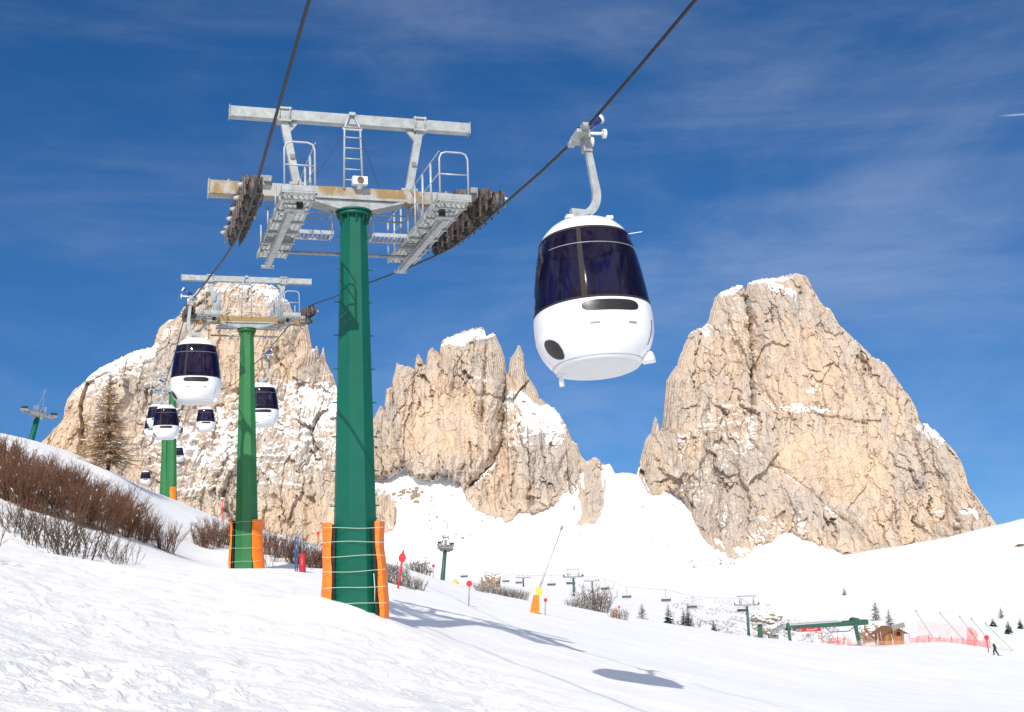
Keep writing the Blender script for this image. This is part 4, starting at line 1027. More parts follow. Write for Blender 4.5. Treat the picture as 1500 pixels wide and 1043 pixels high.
for px, Y, hp, wr, lab in ((941, 131, 25, .38, 'small grey larch standing first in the line of little trees on the piste edge'), (1283, hit(1283, 909, 200, 900), 31, .30, 'taller frosted larch behind the timber hut'), (1303, hit(1303, 919, 200, 900), 28, .30, 'shorter frosted larch directly over the hut roof'), (1467, hit(1467, 906, 200, 900), 17, .32, 'small brown larch highest on the far right slope'), (1237, hit(1237, 872, 200, 1200), 11, .4, 'tiny bare larch alone on the white hillside')):
    H = hp / 1800 * Y; conifer('larch_tree', lab, stand(px, Y), H, H * wr, int(px), [M['twig2'], M['snowtuft']], M['bark'], 5, .2, .6, r=.02 * H / 2.4)

def fir(label, px, Y, hp, seed, wr=.30, group=None):
    H = hp / 1800 * Y; rn = random.Random(seed); root = thing('fir_tree', label, 'tree', stand(px, Y), (0, 0, 0), group)
    t = MB(); t.tube([(0, 0, -.3), (0, 0, H)], [H * .03, .01], 6); t.build('trunk', M['bark'], root)
    m = MB(); z = H * .07
    while z < H:
        f = z / H; n = 11
        for b in range(n):
            a = rn.uniform(0, 2 * math.pi); L_ = H * wr * (1 - f) ** .9 * rn.uniform(.6, 1.25) + .04 * H; dz = -.25 * L_ + .2 * L_ * f
            c = Vector((math.cos(a), math.sin(a), 0)); s_ = Vector((-math.sin(a), math.cos(a), 0)); w_ = L_ * .22
            p = Vector((0, 0, z)); q = p + c * L_ + Vector((0, 0, dz)); mid = p.lerp(q, .55)
            sn = 1 if rn.random() < .05 else 0
            m.add([p, mid + s_ * w_ + Vector((0, 0, -.1 * L_)), q, mid - s_ * w_ + Vector((0, 0, -.1 * L_)), mid + Vector((0, 0, .06 * L_))], [(0, 1, 4), (1, 2, 4), (2, 3, 4), (3, 0, 4)], sn)
        z += H * .045
    m.build('crown', [M['needle'], M['snowtuft']], root); return root
fir('dark little fir second in the line of trees on the piste edge', 980, 138, 29, 1)
fir('dark fir, taller of the touching pair on the piste edge', 1009, 142, 36, 2, .24)
fir('dark fir, shorter of the touching pair on the piste edge', 1002, 143, 29, 3, .22)
fir('lone small dark fir left of the lift station', 1046, 148, 21, 4)
fir('squat dark fir, left of three on the far right slope', 1455, hit(1455, 918, 200, 900), 12, 5, .5)
fir('pointed dark fir, middle of three on the far right slope', 1478, hit(1478, 929, 200, 900), 20, 6, .34)
fir('small dark fir, rightmost on the far right slope', 1495, hit(1495, 921, 200, 900), 15, 7, .36)

# ------------------------------------------------------------------ rocks
def boulder(label, c, dims, seed, snow=.55):
    import bmesh
    bm = bmesh.new(); bmesh.ops.create_icosphere(bm, subdivisions=4, radius=1)
    P = np.array([v.co for v in bm.verts]); n = P.copy()
    dsp = 1 + .35 * fbm(P[:, 0] * 1.7 + P[:, 2], P[:, 1] * 1.7 - P[:, 2] * 1.3, seed, 4) + .12 * fbm(P[:, 0] * 5, P[:, 2] * 2 + P[:, 1] * 5, seed + 3, 3)
    P = P * dsp[:, None] * np.array(dims)
    for v, p in zip(bm.verts, P): v.co = p
    bm.normal_update()
    nz = noise2(P[:, 0] * 2.2, P[:, 1] * 2.2, seed)
    for f in bm.faces: f.material_index = 1 if f.normal.z + .35 * nz[f.verts[0].index] > snow else 0
    me = bpy.data.meshes.new('boulder'); bm.to_mesh(me); bm.free(); me.materials.append(M['boulder']); me.materials.append(M['snowtuft'])
    o = link('boulder', me); o.location = c; tag(o, label, 'rock'); return o
p = stand(720, 300); boulder('pale brown crag block standing on the snow near the chairlift chairs', p + Vector((0, 0, 1.4)), (2.4, 2.0, 2.3), 3, .5)
p = stand(1122, 330); boulder('tan outcrop poking from snow right of the station tower', p + Vector((0, 0, 3.5)), (3.8, 3., 2.0), 5, .35)
p = stand(1112, 315); boulder('low tan outcrop at the foot of the station tower', p + Vector((0, 0, .8)), (3.2, 2.2, 1.6), 6, .35)
p = stand(1283, 297); boulder('dark brown outcrop beside the green station beam end', p + Vector((0, 0, 1.6)), (3.6, 2.4, 2.7), 8, .5)
p = stand(1297, 310); boulder('snow-capped outcrop right behind the timber hut', p + Vector((0, 0, 1.0)), (3.0, 2.4, 2.2), 9, .25)
# loose stones on the snowfield and scrub on the valley floor: nobody could count them
rn = random.Random(8); mb = MB()
def stone(mb, c, s, rn):
    vs = []; 
    for k in range(6):
        a = k * math.pi / 3; vs.append((c[0] + s * math.cos(a) * rn.uniform(.6, 1.3), c[1] + s * math.sin(a) * rn.uniform(.6, 1.2), c[2] - s * .3))
    for k in range(6):
        a = k * math.pi / 3 + .3; vs.append((c[0] + s * .55 * math.cos(a) * rn.uniform(.6, 1.3), c[1] + s * .5 * math.sin(a), c[2] + s * rn.uniform(.25, .6)))
    mb.add(vs, [(k, (k + 1) % 6, 6 + (k + 1) % 6, 6 + k) for k in range(6)] + [tuple(range(6, 12))])
for (cx, cy, rx, ry, n, smax) in ((600, 722, 24, 14, 60, 6), (640, 745, 50, 30, 40, 3.5), (700, 775, 80, 16, 30, 3.), (960, 750, 40, 30, 40, 2.6), (1035, 826, 60, 6, 60, 3.6), (1000, 735, 20, 14, 20, 2.5), (560, 810, 20, 10, 12, 3), (850, 790, 60, 12, 18, 2.6), (905, 705, 12, 6, 14, 2.2), (670, 790, 24, 6, 10, 4.5), (612, 728, 12, 10, 24, 8), (800, 800, 200, 20, 30, 2), (935, 780, 40, 30, 25, 2.4), (580, 760, 12, 30, 16, 3)):
    for _ in range(n):
        q = at(cx + rn.gauss(0, .5) * rx, cy + rn.gauss(0, .5) * ry, Y0); x, z = float(q[0]), float(q[2])
        if z > float(zbs(x)) - 6: continue
        stone(mb, (x, y_snowfield(x, z) - .5, z), rn.uniform(.25, 1) ** 1.6 * smax, rn)
ob = mb.build('rubble', M['boulder']); tag(ob, 'loose brown stones scattered over the snowfield below the walls', None, kind='stuff')
T = Twigs()
for _ in range(1500):
    px = rn.uniform(985, 1240); py = rn.uniform(884, 934) if px < 1130 else rn.uniform(896, 915)
    if noise2(px / 25., py / 12., 3) + .25 * (1 - abs(px - 1090) / 120) < .0: continue
    Y = float(np.interp(py, [880, 900, 920, 940], [560, 380, 280, 215])); q = stand(px, Y)
    for b in range(rn.randint(2, 5)):
        e = q + Vector((rn.gauss(0, .35), rn.gauss(0, .3), rn.uniform(.15, .6))); T.seg(q, e, .035, .02)
o = link('undergrowth', T.mesh('undergrowth', [M['twig2']])); tag(o, 'sparse brown scrub poking through the snow by the lift station', None, kind='stuff')

# ------------------------------------------------------------------ chairlifts
def chair_tower(label, loc, H, width, r0, green='green3', yaw=0., lean=0., frame=True, horn=False, tl=1.):
    root = thing('chairlift_tower', label, 'lift tower', loc, tuple((Matrix.Rotation(lean, 3, 'Y') @ Matrix.Rotation(yaw, 3, 'Z')).to_euler()), 'chairlift towers in the valley')
    p = MB(); p.tube([(0, 0, -2.5), (0, 0, H - .3)], [r0, r0 * .75], 10); p.build('pole', M[green], root)
    w = width / 2
    b = MB(); b.box((0, 0, H), (width, .35, .34)); b.prism([(-.9, H - .17), (-.3, H - .5), (.3, H - .5), (.9, H - .17)], -.15, .15); b.build('crossarm', M['galvd'], root)
    for sd in (-1, 1):
        t = MB(); x = sd * (w - .1)
        t.bar((x, -1.8 * tl, H + .1), (x, 1.8 * tl, H + .1), .22, .24); t.bar((x - sd * .15, -1.3 * tl, H - .1), (x - sd * .15, 1.3 * tl, H - .1), .12, .16); tr = t.build('sheave_train', M['galvd'], root)
        for k in range(6):
            q = MB(); yy = (-1.6 + .64 * k) * tl; q.cyl((x - .06, yy, H + .3), (x + .06, yy, H + .3), .2 * tl + .03, 10); q.build('sheave', M['black'], tr)
        c = MB(); xx = sd * (w - .85) if w > 1.2 else sd * .3; c.box((xx, 0, H - .1), (.6, 3.4 * tl, .08))
        for y in (-1.6 * tl, -.8 * tl, 0, .8 * tl, 1.6 * tl): c.tube([(xx - sd * .28, y, H - .1), (xx - sd * .28, y, H + .95 * min(1, tl + .2))], .03, 5)
        for z in (.45, .95 * min(1, tl + .2)): c.tube([(xx - sd * .28, -1.6 * tl, H + z), (xx - sd * .28, 1.6 * tl, H + z)], .025, 5)
        c.build('catwalk', M['galvd'], root)
    if frame:
        f = MB()
        for sd in (-1, 1): f.bar((sd * w * .48, 0, H + .15), (sd * w * .58, 0, H + 1.85), .2, .2)
        f.bar((-w * .8, 0, H + 1.95), (w * .8, 0, H + 1.95), .28, .28); f.build('lifting_frame', M['galvd'], root)
    if horn:
        f = MB(); f.tube([(-.35, 0, H + .2), (0, 0, H + 1.9), (.35, 0, H + .2)], .05, 5); f.tube([(0, 0, H + 1.6), (0, 0, H + 2.5)], .035, 5); f.build('mast', M['galvd'], root)
    return root
def tower_px(label, px, pytop, Y, wpx, r0, **kw):
    p = stand(px, Y); zt = float(at(px, pytop, Y)[2]); return chair_tower(label, p, zt - p.z, wpx / 1800 * Y, r0, **kw)
tower_px('green chairlift tower nearest the station, with wide grey head', 1097, 886, 282, 35, .36, green='green3', yaw=R(-8))
tower_px('green chairlift tower behind the tall frosted bushes, with wide grey head', 841, 845, 330, 28, .38, yaw=R(4))
tower_px('small grey chairlift tower just right of the frosted-bush tower', 868, 851, 470, 20, .36, frame=False)
tower_px('grey chairlift tower midway, left of the snow lance', 767, 846, 440, 21, .36, frame=False, horn=True)
tower_px('far chairlift tower head showing over the snow edge right of the front pylon', 618, 826, 400, 23, .34)
p = stand(648, 112); t_ = float(at(659, 800, 112)[2])
chair_tower('leaning dark green lift tower with compact head, left of the brown crag', p, (t_ - p.z) * 1.0, 1.35, .25, yaw=R(12), lean=R(6.5), frame=False, horn=True, tl=.4)
p = stand(29, 118); zt = float(at(43, 604, 118)[2])
chair_tower('leaning teal lift tower with pale head on the far left skyline', p, (zt - p.z), 3.0, .34, green='green1', yaw=R(35), lean=R(14), frame=False, horn=True, tl=.62)

def make_chair():
    root = thing('lift_chair', '-', 'chairlift seat', group='chairs on the valley chairlift')
    s = MB(); s.box((0, -.05, -2.75), (2.3, .52, .10)); s.build('seat', M['seatdark'], root, .03)
    s = MB(); s.box((0, .24, -2.40), (2.3, .09, .50)); s.build('backrest', M['seatdark'], root, .03)
    s = MB(); s.tube([(0, .3, 0), (0, .42, -.9), (0, .35, -1.7)], .05, 6); s.tube([(-1.15, .28, -2.7), (-1.15, .32, -1.75), (1.15, .32, -1.75), (1.15, .28, -2.7)], .04, 6)
    s.box((0, 0, .02), (.16, .5, .16)); s.bar((0, 0, 0), (0, .32, -.1), .1, .12); s.build('hanger', M['galvd'], root)
    s = MB(); s.tube([(-1.1, .2, -2.2), (-1.1, -.5, -2.25), (1.1, -.5, -2.25), (1.1, .2, -2.2)], .025, 5); s.tube([(-.5, -.5, -2.25), (-.5, -.35, -3.1), (.5, -.35, -3.1), (.5, -.5, -2.25)], .025, 5); s.build('safety_bar', M['galvd'], root)
    return root
ch0 = make_chair()
chairs = [(680, 845, 400, 'dark chair hanging right of the leaning dark green tower'), (741, 852, 420, 'dark chair hanging left of the midway grey tower'), (808, 857, 350, 'dark chair between the snow lance and the frosted bushes'),
          (836, 855, 330, 'pale chair tucked left of the frosted-bush tower'), (887, 863, 330, 'dark chair right of the tall frosted bushes'), (918, 875, 320, 'pale chair over the first little larch'),
          (976, 880, 300, 'dark chair over the little firs'), (1014, 890, 295, 'pale chair over the touching pair of firs'), (1088, 895, 284, 'dark chair beside the head of the station tower'), (760, 854, 430, 'chair right beside the midway grey tower'), (630, 838, 395, 'chair just right of the far tower head')]
for i, (px, py, Y, lab) in enumerate(chairs):
    o = ch0 if i == 0 else copy_tree(ch0)
    q = at(px, py, Y); o.location = (q[0], q[1], q[2] + 2.6); o.rotation_euler = (0, 0, R(-8 if i % 2 else 6)); o['label'] = lab
mb = MB(); mb.tube([Vector(chairs_p) for chairs_p in [(*at(600, 822, 440)[:2], at(600, 822, 440)[2])] + [tuple(at(px, py, Y) + np.array([0, 0, 2.6])) for px, py, Y, _ in sorted([chairs[i] for i in (10, 0, 1, 9, 2, 3, 4, 5, 6, 7, 8)], key=lambda c: c[0])] + [tuple(at(1150, 914, 284))]], .035, 5)
o = mb.build('chairlift_rope', M['galvd']); tag(o, 'thin grey rope that carries the valley chairs into the station', 'cable')

# ------------------------------------------------------------------ valley station
YS = 286.
def V3(px, py, Y=YS): return Vector(at(px, py, Y))
st = thing('lift_station', 'long green chairlift station on slanted posts above red nets', 'lift station', V3(1205, 942))
loc0 = st.location.copy()
def sp(name, build, m, parent=st, bevel=0):
    mb = MB(); build(mb); mb.v = [tuple(Vector(v) - loc0) for v in mb.v]; return mb.build(name, m, parent, bevel)
def f(mb):
    for dy in (-1.6, 1.6):
        a, b = V3(1154, 919) + Vector((0, dy, 0)), V3(1268, 911) + Vector((0, dy, 0)); mb.bar(a, b, .35, .95)
    for t in np.linspace(0, 1, 9):
        c = V3(1154, 919).lerp(V3(1262, 911.5), t); mb.box(c, (.2, 3.4, .5))
    mb.bar(V3(1225, 914), V3(1270, 911), 2.4, 1.1)
sp('main_beam', f, M['green3'])
def f(mb):
    for dy in (-1.7, 1.7): mb.bar(V3(1153, 915.3) + Vector((0, dy, 0)), V3(1230, 909.6) + Vector((0, dy, 0)), .22, .22)
    for t in np.linspace(0, 1, 8): 
        c = V3(1153, 915.3).lerp(V3(1230, 909.6), t); mb.box(c - Vector((0, 1.7, .35)), (.12, .12, .7))
sp('rope_rail', f, M['rail'])
for a, b, w_ in (((1249, 913), (1257, 944), .75), ((1110, 914), (1112, 938), 1.0), ((1151, 912), (1156, 942), .55)):
    sp('post', lambda mb: mb.bar(V3(*a) + Vector((0, -2, 0)), V3(*b) + Vector((0, -2, -1.5)), w_, w_), M['green3'])
sp('post_cap', lambda mb: (mb.box(V3(1110, 914) + Vector((0, -2, 0)), (3.2, 1.0, .5)), mb.box(V3(1110, 920) + Vector((0, -2, 0)), (2.2, .8, .4))), M['galvd'])
def f(mb):
    mb.cyl(V3(1252, 910.5) - Vector((0, 1.8, 0)), V3(1252, 910.5) + Vector((0, 1.8, 0)), .9, 20)
    mb.bar(V3(1252, 912), V3(1270, 912.4), 1.6, .8)
sp('drive_head', f, M['green3'])
def f(mb):
    for k in range(8): mb.box(V3(1146 - k * 2.2, 917 + k * 1.4) + Vector((0, -1 + .5 * (k % 3), 0)), (.5, 1.8, .9))
    for k in range(5): mb.cyl(V3(1148 + k * 2, 921) + Vector((0, -1.9, 0)), V3(1148 + k * 2, 921) + Vector((0, -1.5, 0)), .36, 10)
sp('rope_guides', f, M['galvd'])
def f(mb):
    pts = [V3(x, y) for x, y in ((1162, 921), (1170, 919.3), (1185, 918.3), (1197, 918.4), (1200, 920.5), (1199, 923.5), (1185, 924.2), (1168, 925), (1162, 924))]
    n = len(pts); mb.add([p + Vector((0, -2.2, 0)) for p in pts] + [p + Vector((0, 1.5, 0)) for p in pts], [tuple(range(n))[::-1], tuple(range(n, 2 * n))] + [(i, (i + 1) % n, n + (i + 1) % n, n + i) for i in range(n)])
hood = sp('red_hood', f, M['red'])
sp('emblem', lambda mb: (mb.tube([V3(x, y) + Vector((0, -2.26, 0)) for x, y in ((1178, 923), (1180, 920.6), (1182, 922.6), (1185, 921), (1187, 922.2), (1192, 920.3), (1194, 920.6))], .07, 5),), M['white2'], hood)
def f(mb):
    for x in (1164.5, 1169): mb.cyl(V3(x, 922.5) + Vector((0, -2.5, 0)), V3(x, 922.5) + Vector((0, -2.2, 0)), .36, 14)
sp('hood_wheel', f, M['greywood'], hood)
def f(mb):
    mb.tube([V3(1209, 919), V3(1216, 926), V3(1243, 924.5), V3(1252, 918)], .12, 6)
sp('under_brace', f, M['galvd'])
sp('control_cabin', lambda mb: (mb.box(V3(1133, 935.5), (2.0, 1.8, 1.4)), mb.box(V3(1133, 930.6), (2.3, 2.1, .14))), M['greywood'])

def hut(label, px, pyb, Y, w_, d_, h_, rh, wall, roofm, yaw, name='wooden_hut'):
    p = V3(px, pyb, Y); root = thing(name, label, 'hut', p, (0, 0, yaw))
    b = MB(); b.box((0, 0, h_ / 2 - .4), (w_, d_, h_ + .8)); b.prism([(-w_ / 2, h_), (w_ / 2, h_), (0, h_ + rh)], -d_ / 2, d_ / 2)
    wl = b.build('wall', wall, root)
    b = MB(); o_ = .7
    for sd in (-1, 1):
        q = Vector((sd * (w_ / 2 + o_), 0, h_ - rh * o_ / (w_ / 2) + .09)); t = Vector((0, 0, h_ + rh + .09)); n_ = (t - q)
        b.bar(q, t, d_ + 1.2, .14)
    b.build('roof', roofm, root)
    b = MB(); b.box((-w_ * .2, -d_ / 2 - .02, .95), (.95, .06, 1.9)); b.build('door', M['roofw'], root)
    b = MB(); b.box((w_ * .22, -d_ / 2 - .02, 1.4), (.95, .06, .8)); b.build('window', M['vent'], root)
    return root
hut('small orange-brown timber hut with a wide gable roof behind red nets', 1303, 938, 276, 4.6, 4.4, 1.7, 1.25, M['wood'], M['roofw'], R(14))
q = stand(1494, 1000); hut('weathered brown cabin half out of frame on the right hillside', 1496, 806, q.y, 6.5, 5, 3.2, 1.6, M['greywood'], M['roofw'], R(20), 'hillside_cabin')
p = thing('notice_board', 'grey board panel on posts over the timber hut', 'board', V3(1316, 930, 272))
b = MB(); b.bar(V3(1306, 920, 272) - p.location, V3(1325, 915, 272) - p.location, .12, 1.0); b.build('panel', M['greywood'], p)
for x in (1309, 1322):
    b = MB(); b.bar(V3(x, 918, 272) - p.location, V3(x, 938, 272) - p.location, .14, .14); b.build('post', M['greywood'], p)

# ------------------------------------------------------------------ safety nets
def net(label, pts, Y, m, name='safety_net', bulge=.35, n=14, posts=True, pm='white2'):
    """pts: pairs (px, top py, bottom py)"""
    a = V3(pts[0][0], pts[0][2], Y); root = thing(name, label, 'net', a)
    xs_ = [p[0] for p in pts]; vs = []; fs = []; nv = 7
    for i in range(n + 1):
        px = xs_[0] + (xs_[-1] - xs_[0]) * i / n; yt = np.interp(px, xs_, [p[1] for p in pts]); yb = np.interp(px, xs_, [p[2] for p in pts])
        for j in range(nv + 1):
            t = j / nv; q = V3(px, yt + (yb - yt) * t, Y + .6 * math.sin(i * .9)); q.y -= bulge * math.sin(t * math.pi) + .15 * math.sin(i * 1.7 + j); vs.append(q - a)
    for i in range(n):
        for j in range(nv): fs.append((i * (nv + 1) + j, (i + 1) * (nv + 1) + j, (i + 1) * (nv + 1) + j + 1, i * (nv + 1) + j + 1))
    b = MB(); b.add(vs, fs, 0, True); b.build('netting', M[m], root)
    if posts:
        for i in range(0, n + 1, 3):
            px = xs_[0] + (xs_[-1] - xs_[0]) * i / n; yt = np.interp(px, xs_, [p[1] for p in pts]); yb = np.interp(px, xs_, [p[2] for p in pts])
            b = MB(); b.tube([V3(px, yt - 2.5, Y + .3) - a, V3(px, yb + 3, Y + .3) - a], .05, 5); b.build('post', M[pm], root)
    return root
net('short bunched red net under the station hood', [(1212, 936, 943), (1230, 933, 945), (1247, 936, 944)], 270, 'netred', n=9)
net('long pink-red net strung in front of the timber hut', [(1240, 938, 947), (1290, 939, 948), (1346, 938, 948)], 232, 'netpink')
net('bright red net bundle right of the timber hut', [(1334, 935, 941), (1348, 931, 941), (1362, 930, 942)], 236, 'netred', n=6, posts=False)
net('red net band along the snow edge below the tall sheer net', [(1360, 933, 944), (1400, 935, 946), (1450, 939, 954)], 214, 'netred', n=16, pm='red')
net('gathered upright red net hanging in the tall sheer net', [(1415, 920, 952), (1422, 917, 952), (1431, 926, 952)], 216, 'netred', n=4, posts=False)
net('tall sheer pinkish net rigged on leaning poles', [(1343, 909, 938), (1390, 914, 940), (1420, 919, 945), (1452, 936, 952)], 220, 'netpink', n=18, posts=False)
net('pale green sheer net at the right end behind the skier', [(1452, 937, 952), (1468, 938, 954), (1481, 940, 955)], 222, 'netgreen', n=6)
for (x0, y0), (x1, y1), lab in (((1342, 896), (1366, 934), 'leaning net pole, leftmost of the five by the tall sheer net'), ((1377, 899), (1412, 938), 'leaning net pole, second from left of five by the tall net'), ((1406, 904), (1436, 944), 'leaning net pole with a dark wrapped collar by the tall net'),
                                ((1423, 907), (1458, 950), 'leaning net pole between the collared pole and the skier'), ((1444, 914), (1484, 953), 'leaning net pole at the right end above the skier')):
    p = thing('net_pole', lab, 'pole', V3(x1, y1, 224), (0, 0, 0), 'leaning poles of the tall net')
    d = V3(x0, y0, 224) - p.location; b = MB(); b.tube([(0, 0, 0), d], .055, 6); b.build('shaft', M['galvd'], p)
    b = MB(); b.cyl(d, d + Vector((0, 0, .25)), .11, 8); b.build('cap', M['galvd'], p)
    if x0 == 1406: b = MB(); b.tube([d * .52, d * .36], .22, 8); b.build('collar', M['greywood'], p)
rn = random.Random(2)
for i in range(26):
    px = rn.uniform(1200, 1350); Y = rn.uniform(236, 262); q = stand(px, Y)
    b = MB(); b.tube([q - q, Vector((rn.uniform(-.15, .15), 0, rn.uniform(1.6, 2.9)))], .035, 5); o = b.build('fence_stake', M['redsign' if i % 3 else 'white2']); o.location = q
    z = float(at(px, rn.uniform(940, 946), Y)[2]); o.location.z = z
    tag(o, 'thin stake in the scatter of red and white stakes before the timber hut', 'stake', 'thin stakes before the timber hut')

# ------------------------------------------------------------------ piste furniture
def marker(label, px, pyb, pyt, rpx, Y=None, lean=0, disc='redsign', pole='galvd', name='piste_marker'):
    Y = Y or hit(px, pyb, 20, 240); q = V3(px, pyb, Y); q.z = min(q.z, g1(q.x, q.y)) ; root = thing(name, label, 'marker', q)
    t = V3(px + lean, pyt, Y) - q; b = MB(); b.tube([(0, 0, -.3), t * 1.06], .028 * max(1, Y / 75), 6); b.build('pole', M[pole], root)
    r = rpx / 1800 * Y; b = MB(); b.cyl(t + Vector((0, -.05, 0)), t + Vector((0, -.02, 0)), r, 20)
    for v in range(len(b.v)): pass
    b.build('disc', M[disc], root); return root
marker('red disc marker on a thin pole in mid-piste right of the leaning tower', 686, 888, 855, 4.4, lean=1.5)
marker('small red disc marker beside the orange snow lance pad', 798, 901, 879, 2.8, lean=1)
marker('small red disc marker left of the leaning dark green tower', 634, 846, 829, 2.4, lean=1)
marker('tiny red disc marker by the orange block on the piste edge', 907, 901, 889, 2.0, lean=0)
marker('red disc marker at the right end beside the skier', 1448, 951, 934, 3.6, Y=172, lean=-3, pole='red')
marker('small red disc marker high on the ridge between the second and third pylons', 325, 760, 733, 1.9, Y=86, lean=1, pole='redsign')
marker('small red disc marker peeking out left of the front pylon pads', 465, 800, 781, 2.4, Y=82, lean=1, pole='redsign')
# red feather pole
Y = hit(583, 862, 40, 90); q = V3(583, 862, Y); root = thing('banner_pole', 'leaning red pole with a pointed red flag, right of the front pylon', 'marker', q)
d = V3(591, 806, Y) - q; b = MB(); b.tube([d * -.1, d * 1.0], .045, 8); b.build('pole', M['redsign'], root)
b = MB(); n = d.normalized(); sx_ = Vector((n.z, 0, -n.x)); pr = [(.66, 0), (.72, .13), (.80, .17), (.88, .12), (.97, 0)]
L_ = [d * t + sx_ * w_ + Vector((0, -.06, 0)) for t, w_ in pr] + [d * t - sx_ * w_ + Vector((0, -.06, 0)) for t, w_ in pr[::-1][1:-1]]
k_ = len(L_); b.add(L_ + [p + Vector((0, .04, 0)) for p in L_], [tuple(range(k_)), tuple(range(2 * k_ - 1, k_ - 1, -1))] + [(i, i + k_, (i + 1) % k_ + k_, (i + 1) % k_) for i in range(k_)]); b.build('flag', M['redsign'], root)
# snow lance in an orange pad
Y = hit(783, 898, 40, 120); q = V3(783, 898, Y); root = thing('snow_lance', 'tall leaning snow lance rising from an orange padded foot', 'snow lance', q)
b = MB(); c0, c1 = V3(783, 899, Y) - q, V3(785.5, 872, Y) - q
for i in range(6):
    a0, a1 = c0.lerp(c1, i / 6), c0.lerp(c1, (i + 1) / 6); w0 = (13.5 - i * 1.0) / 1800 * Y; b.bar(a0 - Vector((0, 0, .02)), a1 + Vector((0, 0, .02)), w0, w0 * .8 - .002 * i, 0, (0, -1, 0))
b.build('pad', M['orange'], root, .03)
b = MB(); b.tube([V3(787, 880, Y) - q, V3(790, 862, Y) - q, V3(822, 776, Y) - q], [.06, .055, .035], 8); lo = b.build('lance', M['galv'], root)
b = MB(); b.box(V3(789.5, 866, Y) - q, (.28, .28, .42)); b.build('valve_box', M['yellow'], root, .02)
b = MB(); e = V3(822, 776, Y) - q; b.cyl(e, e + Vector((.08, 0, .22)), .075, 10); b.build('nozzle', M['galvd'], lo)
Y = hit(901, 904, 60, 140); q = V3(901, 904, Y); root = thing('padded_post', 'short orange padded block on the piste edge', 'padded post', q)
b = MB(); b.tube([(0, 0, -.3), (0, 0, 10.5 / 1800 * Y)], 3.0 / 1800 * Y, 8); b.build('pad', M['orange'], root, .02)
b = MB(); b.tube([(0, 0, 10 / 1800 * Y), (0, 0, 13 / 1800 * Y)], .03, 6); b.build('pole', M['galvd'], root)
Y = 104; q = stand(668, Y); root = thing('padded_post', 'low yellow padded block right of the leaning green tower', 'padded post', q)
b = MB(); b.tube([(-.18, 0, -.2), (.0, 0, .22)], .26, 8); b.build('pad', M['yellow'], root, .02)
b = MB(); b.tube([(0, 0, .2), (0, 0, .42)], .03, 6); b.build('pole', M['galvd'], root)
# hydrant with hoses
Y = hit(443, 838, 40, 80); q = V3(443, 838, Y); px_ = Y / 1800
root = thing('snow_hydrant', 'dark red capped hydrant pipe standing in snow left of the front pylon', 'hydrant', q)
b = MB(); b.cyl((0, 0, -.3), (0, 0, 26 * px_), 5.0 * px_, 20); b.cyl((0, 0, 26 * px_), (0, 0, 26.6 * px_), 4.6 * px_, 20); b.build('body', M['red'], root)
b = MB(); b.tube([(-.4 * px_, 0, 25 * px_), (0, 0, 46 * px_), (-1.2 * px_, 0, 52 * px_), (-3 * px_, 0, 54 * px_)], .9 * px_, 8); b.build('riser', M['galvd'], root)
b = MB(); b.bar((-6.5 * px_, 0, 53 * px_), (1.5 * px_, 0, 59 * px_), 1.8 * px_, 1.8 * px_); b.build('handle', M['greywood'], root)
root2 = thing('hose_stand', 'pair of blue hoses hanging upright beside the red hydrant', 'hose', q + Vector((-9 * px_, 0, 0)))
for dx_ in (-1.2, 1.6):
    b = MB(); b.tube([(dx_ * px_, 0, -.3), (dx_ * px_, 0, 22 * px_), (dx_ * px_ + .6 * px_, 0, 46 * px_), (dx_ * px_ + 2 * px_, 0, 51 * px_)], 1.0 * px_, 8); b.build('hose', M['blue2'] if 'blue2' in M else M['blue'], root2)

# ------------------------------------------------------------------ skier on the far right
Y = 165.; q = stand(1459, Y); q.z -= .02
root = thing('person', 'skier in dark clothes and pale helmet striding on the far right snow', 'person', q, (0, 0, R(60)))
hp = (0, 0, .95, 0.208)
body = skin_body('body', [[hp, (0, .06, 1.15, 0.208), (0, .14, 1.38, 0.221), (0, .17, 1.47, 0.091), (0, .20, 1.54, 0.078)], [(0, .14, 1.38, 0.221), (.23, .13, 1.38, 0.098), (.34, .02, 1.14, 0.078), (.36, .25, 1.0, 0.065), (.36, .32, .98, 0.058)], [(0, .14, 1.38, 0.221), (-.23, .13, 1.38, 0.098), (-.36, -.04, 1.16, 0.078), (-.40, .12, .96, 0.065), (-.40, .2, .93, 0.058)],
                          [hp, (.11, .03, .88, 0.143), (.15, .30, .52, 0.111), (.16, .22, .10, 0.098), (.16, .38, .05, 0.078)], [hp, (-.11, .0, .88, 0.143), (-.15, -.10, .50, 0.111), (-.16, -.38, .12, 0.098), (-.16, -.22, .05, 0.078)]], M['jacket'], root)
skin_body('head', [[(0, .20, 1.52, .06), (0, .22, 1.62, .10), (0, .21, 1.70, .11), (0, .20, 1.77, .07)]], M['white2'], root)
for sd in (-1, 1):
    b = MB(); b.bar((sd * .16, -.75 + .1 * sd, .012), (sd * .16, 1.0 + .1 * sd, .012), .09, .02); b.tube([(sd * .16, .98 + .1 * sd, .015), (sd * .16, 1.12 + .1 * sd, .1)], .03, 6); b.build('ski', M['black'], root)
    b = MB(); b.tube([(sd * .38, .26, 1.0), (sd * .50, -.35, .0)], .014, 5); b.build('ski_pole', M['galvd'], root)
